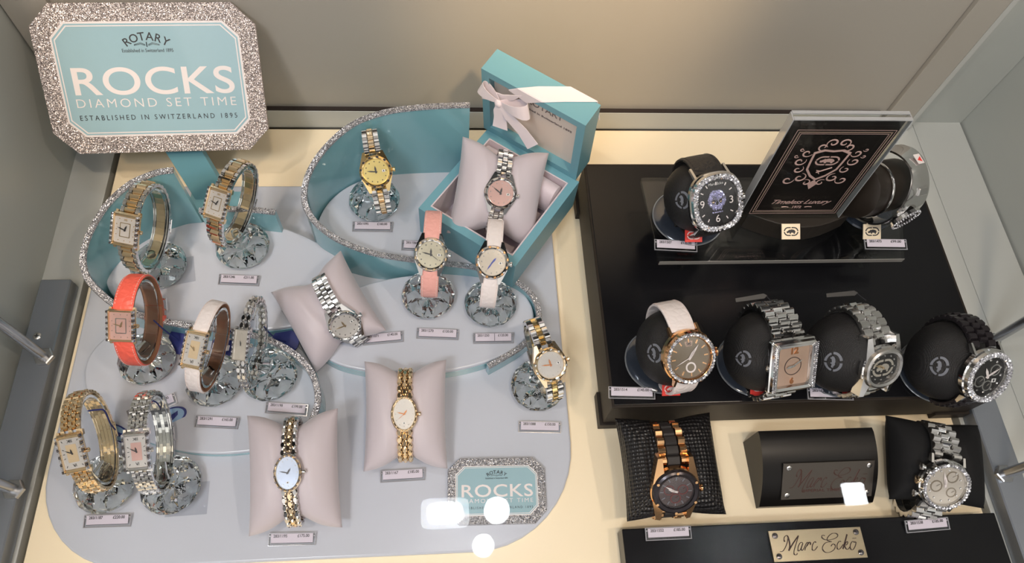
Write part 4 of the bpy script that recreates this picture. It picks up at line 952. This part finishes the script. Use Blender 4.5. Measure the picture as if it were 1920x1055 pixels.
# script name plates
def script_plate(M, w, h, m, mi, screw, label, parent=None):
    t = parent or thing('name_plate', M, label, 'plate')
    base = MB(); base.box((0, 0, .0006), (w, h, .0012), m, .0002); loc = t.matrix_world.inverted() @ M
    pl = base.build('brass_plate' if parent is None else 'name_plate', t, local=loc)
    ex, ey = V((1485 / w, -67 / w)), V((105 / h, 502 / h))
    det = ex.x * ey.y - ex.y * ey.x
    def uv(px, py):
        dx, dy = px - 175, py - 212; u = (dx * ey.y - dy * ey.x) / det; v = (ex.x * dy - ex.y * dx) / det
        return (u - w / 2, h / 2 - v)
    st = [[(365, 545), (410, 540), (450, 480), (480, 400), (492, 320), (470, 285), (435, 315), (430, 360), (442, 390)], [(490, 300), (515, 390), (522, 470), (505, 535)], [(505, 535), (570, 420), (660, 290)], [(662, 290), (625, 410), (590, 530), (592, 590), (625, 600), (642, 575)],
          [(728, 405), (690, 405), (655, 470), (655, 535), (690, 515), (730, 410), (705, 500), (718, 530), (745, 500)], [(745, 500), (792, 405), (812, 420), (775, 480), (760, 530)], [(790, 460), (830, 400), (850, 410), (848, 440)], [(940, 405), (918, 390), (885, 440), (878, 515), (915, 527), (965, 465)],
          [(1085, 292), (1045, 285), (1035, 320), (1080, 355), (1160, 360), (1250, 335), (1292, 295), (1270, 258), (1205, 255), (1140, 305), (1120, 365), (1190, 392)], [(1195, 390), (1090, 410), (1040, 490), (1075, 555), (1150, 562), (1225, 520), (1248, 455), (1210, 428), (1178, 465)],
          [(1342, 390), (1312, 385), (1278, 440), (1280, 505), (1318, 508), (1375, 435)], [(1442, 270), (1410, 380), (1368, 510)], [(1385, 470), (1432, 392), (1450, 410), (1425, 445), (1395, 450), (1418, 505), (1450, 512), (1490, 465)],
          [(1562, 405), (1522, 390), (1490, 445), (1492, 508), (1530, 520), (1568, 460), (1580, 405), (1556, 392)], [(1525, 338), (1590, 332)]]
    s = MB(); u0 = w / 1485
    for q in st:
        P = spline([(*uv(*p), .00125) for p in q], 5); k = len(P); rr = []
        for i in range(k):
            d = P[min(i + 1, k - 1)] - P[max(i - 1, 0)]; d.normalize(); rr.append(u0 * (3.5 + 8.5 * abs(d.y) * (1 if d.x * d.y < 0 or len(q) < 5 else .45)))
        s.tube(P, rr, mi, 6, .35)
    s.build('script_lettering', pl, smooth=True)
    for sx in (-1, 1):
        for sy in (-1, 1):
            s = MB(); s.M = T((sx * (w / 2 - .0048), sy * (h / 2 - .004), .0012)); s.lathe([(.0024, 0), (.0022, .0008), (.0012, .0014)], screw, 16); s.box((0, 0, .0014), (.003, .0005, .0003), INK); s.build('screw', pl, smooth=True)
    return t
# front block with the brass plate
t = thing('front_block', (.294, .03, 0), 'long low black block at the front carrying the brass name plate', 'display block')
s = MB(); s.box((0, 0, .0101), (.317, .108, .0196), BLACK); s.build('block_body', t, bevel=.0008)
pa, pb2 = at(1440, 995, .021), at(1612, 987, .021); pc2, pd2 = at(1452, 1053, .021), at(1628, 1045, .021)
c = (pa + pb2 + pc2 + pd2) / 4; w_ = ((pb2 - pa).length + (pd2 - pc2).length) / 2; h_ = ((pc2 - pa).length + (pd2 - pb2).length) / 2; d = pb2 - pa
script_plate(plan((c.x, c.y, .0199), math.degrees(math.atan2(d.y, d.x))), w_, h_, BRASS, ENGR, GEMD, 'shiny brass plate engraved with a script name on the front block')
# wedge block with the dark plate
A0 = at(1393, 829, 0); A1 = at(1415, 953, 0)
wb = thing('wedge_block', (A0.x, (A0.y + A1.y) / 2, 0), 'black curved wedge block with a dark script name plate between the two black pillows', 'display block')
wl_ = .100; dy = (A0.y - A1.y) / 2
prof = [(dy, .0002), (dy, .036)] + [(dy - .004 - (2 * dy - .004) * (math.sin(PI / 2 * k / 12) if False else k / 12), .037 - .004 * k / 12 - .026 * (k / 12) ** 2.4) for k in range(13)] + [(-dy, .0002)]
prof = prof[::-1]
s = MB(); s.loft([[(0, y, z) for y, z in prof], [(wl_, y, z) for y, z in prof]], mat('black_wood', (.005, .0042, .004), .35, spec=.35)); s.build('block_body', wb, smooth=True, ang=30)
k1, k2 = .58, .98
y1_, z1_ = dy - .004 - (2 * dy - .004) * .42, .037 - .004 * .42 - .026 * .42 ** 2.4
y2_, z2_ = dy - .004 - (2 * dy - .004) * .93, .037 - .004 * .93 - .026 * .93 ** 2.4
sl = math.degrees(math.atan2(z1_ - z2_, y1_ - y2_)); plh = math.hypot(z1_ - z2_, y1_ - y2_)
PM = T((A0.x + wl_ / 2 + .006, (A0.y + A1.y) / 2 + (y1_ + y2_) / 2, (z1_ + z2_) / 2 + .0022)) @ MX.Rotation(math.radians(sl), 4, 'X')
script_plate(PM, .079, plh * .95, PEWTER, mat('red_brown_engraving', (.05, .018, .012), .5), STEEL2, '', parent=wb)
text('IMPERIAL TIMEPIECE', .0032, mat('faint_red_print', (.07, .02, .015), .5), wb, wb.matrix_world.inverted() @ PM @ T((0, -plh * .26, .0013)), width=.044, name='small_lettering')

# ================================================================== BALL STANDS AND MENS WATCHES
def ball_stand(M, W, z, label, bx=.035, br=None, red=True, dx=0.0, redpx=None, logo=(-52, 10), tone=BALLM):
    a = W['a']; c = M @ V((0, 0, -a)); rot = M.to_3x3()
    t = thing('ball_watch_stand', T((c.x, c.y, z + .0002)), label, 'display stand', 'black ball watch stands')
    lz = c.z - z; r = br or (W['b'] - .0028)
    loc = T((0, 0, lz)) @ rot.to_4x4()
    s = MB(); s.M = T((-dx, 0, 0)) @ MX.Rotation(PI / 2, 4, 'Y')
    prof = [(max(.0004, r * math.cos(q) ** .85 if math.cos(q) > 0 else 0.0004), bx * math.sin(q)) for q in [(-PI / 2 + PI * k / 22) for k in range(23)]]
    s.lathe(prof, tone, 40, sx=(W['a'] - .0028) / r); o = s.build('fabric_ball', t, smooth=True, local=loc, ang=80)
    # logo wrapped over the left of the ball
    s = MB(); ra = (W['a'] - .0028)
    def wrap(u, v):   # u across the ball axis, v around
        q = math.radians(logo[0]) + u; th_ = math.radians(logo[1]) + v
        rr = max(.02, math.cos(q)) ** .85 * 1.012
        return (-dx + bx * 1.012 * math.sin(q), -rr * r * math.sin(th_) * -1, rr * ra * math.cos(th_))
    for q in range(4):
        ring0, ring1 = [], []
        for k in range(8):
            an = PI / 2 * q + .12 + (PI / 2 - .24) * k / 7
            ring0.append(wrap(.24 * math.cos(an), .36 * math.sin(an))); ring1.append(wrap(.17 * math.cos(an), .28 * math.sin(an)))
        k = len(ring0); vs = ring0 + ring1; s.add(vs, [(i, i + 1, k + i + 1, k + i) for i in range(k - 1)], GREYP)
    rh = [wrap(.12 * y, .22 * x) for x, y in RHINO]; s.add(rh, [tuple(range(len(rh)))], GREYP)
    lo = s.build('printed_logo', o); sm = lo.modifiers.new('thick', 'SOLIDIFY'); sm.thickness = .0002
    # dish base, neck
    s = MB(); R = .031; s.lathe([(R * .96, 0), (R, .001), (R, .0018), (R * .9, .0030), (R * .3, .0036)], BASED, 48, 1, .92); s.build('dish_base', t, smooth=True)
    s = MB(); s.tube([(R * math.cos(q) * 1.0, R * .92 * math.sin(q), .0018) for q in [2 * PI * k / 48 for k in range(48)]], .0007, mat('grey_rim', (.35, .38, .42), .12, .6), 6, closed=True); s.build('rim', t, smooth=True)
    h1 = max(.006, lz - r * .92)
    s = MB(); s.loft([[(x, y, .0034) for x, y in ((-.014, -.011), (.014, -.011), (.014, .011), (-.014, .011))], [(x, y, h1 + .004) for x, y in ((-.006, -.006), (.006, -.006), (.006, .006), (-.006, .006))]], BLACK); s.build('neck', t)
    if redpx:
        p = at(*redpx, z + .013); inv = t.matrix_world.inverted()
        fm = frame(p, 0, 58)
        s = MB(); s.M = inv @ fm; s.box((0, 0, .0006), (.0150, .0115, .0012), RED, .0003); bd_ = s.build('red_badge', t)
        s = MB(); s.M = inv @ fm; emblem(s, (0, 0), .0118, .0068, mat('badge_white', (.85, .7, .68), .4), .0012); s.build('rhino_emblem', bd_)
    return t
def skull(dl, zd, drx, dry):
    s = MB(); random.seed(3); R = drx * .56
    pts = []
    for i in range(-9, 10):
        for j in range(-10, 11):
            x, y = (i + .5 * (j % 2)) / 9, j / 9
            up_ = (x * x + (y - .18) ** 2 * 1.0) < .66
            jaw = abs(x) < .46 and -1.0 < y < -.3
            eye = min((abs(x) - .33) ** 2 / .035 + (y - .02) ** 2 / .022, 99) < 1 or (abs(x) < .09 and -.33 < y < -.12)
            tooth = (-.80 < y < -.66 and int(round(x * 9)) % 2 == 0)
            if (up_ or jaw) and not eye and not tooth: pts.append((x * R, y * R * 1.05 + dry * .04))
    gems(s, pts, R * .085, GUN, zd + .0003); s.build('stone_skull', dl)
    s = MB()
    for sx in (-1, 1): s.lathe([(R * .11, zd + .0001), (R * .08, zd + .0004)], GOLD, 10, 1.1, .8, c=(sx * R * .33, R * .05, 0))
    s.build('skull_eyes', dl)
CS = lk((1, STEEL, 'dome'), (1, STEEL, 'dome'), (1, STEEL, 'dome'))
E16 = dict(rx=.0225, ry=.0245, n=2.6, th=.010, bz=.22, gems='ring', gn=64, rows=2, case=STEEL, dial=BLKD, marks='skull', mm=PAPERW, leather=BLKL, lining=BLKL, thread=BLKL, sw=.026, sw2=.024, a=.029, b=.033, crownm=STEEL, cr=.003, extra=skull, hr=30, mn=-60, hm=BLKD, txt=(('3', .0125, 0, .0085, PAPERW), ('6', 0, -.0135, .0085, PAPERW), ('9', -.0125, 0, .0085, PAPERW), ('Marc Ecko', 0, .0150, .0030, STEEL)))
def sub18(dl, zd, drx, dry):
    s = MB(); ring(s, [(.0042 * math.cos(k * PI / 10), -.0078 + .0042 * math.sin(k * PI / 10)) for k in range(20)], [(.003 * math.cos(k * PI / 10), -.0078 + .003 * math.sin(k * PI / 10)) for k in range(20)], zd, zd + .0003, PAPERW); s.build('subdial', dl)
    s = MB(); emblem(s, (0, .0108), .0042, .003, INK, zd + .0003, .0001); s.prism([(-.0022, .0088), (.0022, .0088), (.0034, .0128), (-.0034, .0128)], zd, zd + .0002, COPD); s.build('dial_logo', dl)
E18 = dict(rx=.0212, ry=.0212, n=2, th=.011, bz=.20, gems='ring', gn=46, gm=GEM, case=ROSE, dial=BRONZED, marks='bars', mm=ROSE, hm=PAPERW, hr=-38, mn=-40, sec=112, leather=WHL, lining=WHL, thread=THREAD, sw=.020, sw2=.0185, a=.030, b=.0365, cr=.0038, extra=sub18)
def face19(dl, zd, drx, dry):
    s = MB(); ring(s, [(.0075 * math.cos(k * PI / 16), .0075 * math.sin(k * PI / 16)) for k in range(32)], [(.0069 * math.cos(k * PI / 16), .0069 * math.sin(k * PI / 16)) for k in range(32)], zd, zd + .0002, ENGR); s.build('dial_ring', dl)
    text('12', .0075, COPPER, dl, T((0, .0125, zd + .0002)), name='dial_numeral', bold=.0004); text('6', .0065, COPPER, dl, T((0, -.0125, zd + .0002)), name='dial_numeral', bold=.0004)
E19 = dict(rx=.0195, ry=.0215, n=8, th=.010, bz=.26, gems='sides', gn=24, gr=1.0, gsolid=1, gcols=((.955, .0062), (.855, .0066)), case=STEEL, dial=COPD, marks=None, hr=100, mn=-60, hm=STEEL, cols=lk((1, STEEL, 'dome'), (1, STEEL, 'dome'), (1, STEEL, 'dome')), style='brick', pitch=.0064, lt=.0036, sw=.028, sw2=.024, a=.030, b=.039, crown=-1, cr=.002, extra=face19, lug=.002)
def face20(dl, zd, drx, dry):
    s = MB(); emblem(s, (0, 0), drx * 1.5, dry * 1.15, mat('dial_silver', (.75, .7, .62), .2, .8), zd); s.build('rhino_emblem', dl)
E20 = dict(rx=.0185, ry=.0175, n=2.3, th=.010, bz=.24, case=STEEL, bezel=STEEL2, dial=BLKD, marks='dots', hr=55, mn=70, sec=60, hm=GOLD, cols=lk((1, STEEL2, 'flat'), (.9, STEEL, 'dome'), (1, STEEL2, 'flat')), style='brick', pitch=.0072, lt=.004, sw=.026, sw2=.020, a=.030, b=.038, soft=1, cr=.002, extra=face20, lug=.010)
E21 = dict(rx=.0225, ry=.0225, n=2, th=.010, bz=.24, gems='ring', gn=54, rows=2, gm=GEM, case=STEEL, dial=BLKD, marks='dots', mm=STEEL, hm=PAPERW, hr=25, mn=-60, subs=((-.4, -.25, .22), (.4, .3, .22), (.1, -.5, .2)), subm=STEEL2, date=(.45, -.25), cols=[(1, BLACKM, 'flat'), (1, BLACKM, 'dome'), (1, BLACKM, 'flat')], style='brick', pitch=.0062, lt=.0038, sw=.024, sw2=.022, a=.030, b=.038, cr=.003)
E22 = dict(rx=.0195, ry=.0195, n=2, th=.010, bz=.27, case=ROSE, bezel=BLACKM, screws=6, dial=mat('dark_red_dial', (.03, .008, .008), .15, coat=.7), marks='bars', mm=GREYP, hm=PAPERW, hr=70, mn=60, subs=((-.4, .1, .22), (.4, .1, .22), (0, -.45, .22)), subm=mat('dark_red_ring', (.12, .02, .02), .3), cols=[(.75, ROSE, 'dome'), (1.25, mat('black_rubber', (.015, .012, .012), .6), 'flat'), (.75, ROSE, 'dome')], style='row', pitch=.0078, lt=.0036, sw=.024, sw2=.019, a=.029, b=.039, soft=1, cr=.0028, lug=.010)
E23 = dict(rx=.0205, ry=.0205, n=2, th=.010, bz=.20, gems='ring', gn=42, gm=GEM, case=STEEL, dial=MOPG, marks='dots', mm=STEEL, hm=PAPERW, hr=12, mn=20, subs=((-.45, -.1, .24), (.25, .5, .24), (.4, -.3, .2)), subm=BRONZED, cols=lk((1, STEEL2, 'dome'), (1.1, STEEL, 'dome'), (1, STEEL2, 'dome')), style='brick', pitch=.0068, lt=.0038, sw=.024, sw2=.018, a=.026, b=.040, crown=-1, cr=.003, pushers=(.55, -.55), crownm=GOLD)
_, M = watch(1341, 378, ZS + .056, 10, 47, 2, E16, 'large black strap watch with a stone skull dial and diamond bezel on a ball stand'); ball_stand(M, E16, ZS, 'black honeycomb ball stand on the clear riser under the skull watch', redpx=(1300, 441), dx=0, bx=.029, br=.030)
_, M = watch(1290, 668, ZP + .056, 12, 54, -2, E18, 'rose gold watch with a white leather strap on a ball stand'); ball_stand(M, E18, ZP, 'black ball stand under the rose gold watch', redpx=(1258, 728), dx=0, bx=.028, br=.031)
_, M = watch(1482, 683, ZP + .054, 16, 45, -9, E19, 'rectangular silver bracelet watch with stone set sides on a ball stand'); ball_stand(M, E19, ZP, 'black ball stand under the rectangular silver watch', redpx=(1423, 725), dx=.004, bx=.031, br=.033, logo=(-62, 10))
_, M = watch(1650, 686, ZP + .054, 18, 42, -10, E20, 'silver bracelet watch with a rhino dial on a ball stand'); ball_stand(M, E20, ZP, 'black ball stand under the rhino dial watch', redpx=(1595, 720), dx=.009, bx=.032, br=.033)
_, M = watch(1845, 702, ZP + .050, 14, 45, -12, E21, 'black bracelet watch with a wide diamond bezel at the far right of the platform'); ball_stand(M, E21, ZP, 'black ball stand at the far right of the platform', dx=.007, bx=.032, br=.033)
_, M = watch(1265, 917, .058, 0, 47, 2, E22, 'black and rose gold chronograph watch on the woven black pillow'); pillow(M, .080, .081, .050, .029, -36, WOVEN, 'black woven leather pillow below the black platform at its left', pinch=.08, sh=(.005, .003))
_, M = watch(1768, 907, .056, -6, 54, -6, E23, 'large silver chronograph with a diamond bezel on the plain black pillow'); pillow(M, .082, .068, .044, .026, -24, BLACKF, 'plain black velvet pillow below the platform at the far right', pinch=.06, sh=(.009, .009), rz=4)

# silver cuff watch on its stand behind the card sign
cM = frame(at(1704, 392, ZS + .040), 22, 8, -14)
E17 = dict(a=.029, b=.034)
t = thing('cuff_watch', cM, 'wide polished silver cuff watch at the far right of the clear riser', 'watch')
s = MB(); rings = []
for i in range(61):
    ph = -2.5 + 5.0 * i / 60; p, d, nn_ = lframe(.029, .034, ph); h = .013 - .002 * abs(ph) / 2.5 + .002 * math.cos(ph * 3)
    rings.append([tuple(p + V((x, 0, 0)) + nn_ * q) for x, q in ((-h, -.0006), (-h, .0010), (-h * .55, .0022 + .0006 * math.sin(i * .9)), (h * .55, .0022 + .0006 * math.cos(i * .7)), (h, .0010), (h, -.0006))])
s.loft(rings, STEEL); s.build('cuff_band', t, smooth=True, ang=60)
p, d, nn_ = lframe(.029, .034, -.22); MM = MX((V((1, 0, 0)), d, nn_)).transposed().to_4x4(); MM.translation = p + nn_ * .002
s = MB(); s.M = MM; s.lathe([(.0125, 0), (.0125, .003), (.011, .0036)], STEEL, 32, .9, 1.1); gems(s, [sup(2 * PI * k / 34, .0105, .0128, 2) for k in range(34)], .0009, GEM, .0036); gems(s, [sup(2 * PI * k / 22, .0070, .0085, 2) for k in range(22)], .0008, GEM, .0036); gems(s, [sup(2 * PI * k / 10, .0035, .0045, 2) for k in range(10)], .0008, GEMD, .0036); s.build('stone_medallion', t)
p, d, nn_ = lframe(.029, .034, .55); MM = MX((V((1, 0, 0)), d, nn_)).transposed().to_4x4(); MM.translation = p + nn_ * .003
s = MB(); s.M = MM; s.box((0, 0, 0), (.012, .007, .003), STEEL2, .0008); s.build('clasp', t)
p, d, nn_ = lframe(.029, .034, 1.35); MM = MX((V((1, 0, 0)), d, nn_)).transposed().to_4x4(); MM.translation = p + nn_ * .004
s = MB(); s.M = MM; s.box((0, 0, 0), (.007, .009, .0006), PAPERW); s.prism([(-.0028, -.001), (.002, -.0028), (.002, .002)], .0003, .0005, RED); s.build('sticker', t)
c = cM @ V((0, 0, -.029)); c.z = ZS
ts = thing('cuff_stand', T((c.x, c.y, ZS + .0002)), 'brown black drum stand with a silver hoop inside the silver cuff watch', 'display stand')
loc = ts.matrix_world.inverted() @ cM @ T((-.010, 0, -.029)) @ MX.Rotation(PI / 2, 4, 'Y')
s = MB(); s.lathe([(.016, -.030), (.021, -.027), (.0215, 0), (.021, .018), (.016, .021)], mat('bronze_black', (.022, .016, .012), .35, .3), 40, 1, 1.12); s.build('drum', ts, smooth=True, local=loc)
s = MB(); s.tube([(.0222 * math.cos(2 * PI * k / 48), .0248 * math.sin(2 * PI * k / 48), -.012) for k in range(48)], .0011, STEEL, 8, closed=True); s.build('hoop', ts, smooth=True, local=loc)
s = MB(); s.lathe([(.024, 0), (.025, .001), (.024, .0025), (.008, .004)], BASED, 36); s.build('dish_base', ts, smooth=True)
s = MB(); s.box((0, 0, .008), (.012, .012, .012), BLACK); s.build('neck', ts)
# small black tags on the platform watches
for (px, py, z, yaw, l) in ((1410, 558, ZP + .060, 8, 'small black swing tag on the rectangular silver watch'), (1580, 551, ZP + .060, 4, 'small grey swing tag on the rhino dial watch')):
    t = thing('small_swing_tag', plan(at(px, py, z), yaw, 20), l, 'tag')
    s = MB(); s.prism([(-.014, -.0015), (.010, -.002), (.013, 0), (.010, .002), (-.014, .0015)], 0, .0004, mat('charcoal_tag', (.03, .03, .03), .4)); s.build('tag_card', t)
    s = MB(); q = t.matrix_world.inverted() @ (at(px + 44, py + 12, z)); s.tube([(.012, 0, 0), tuple(q * .8 + V((0, .002, 0))), tuple(q)], .0004, INK, 5); s.build('cord', t)
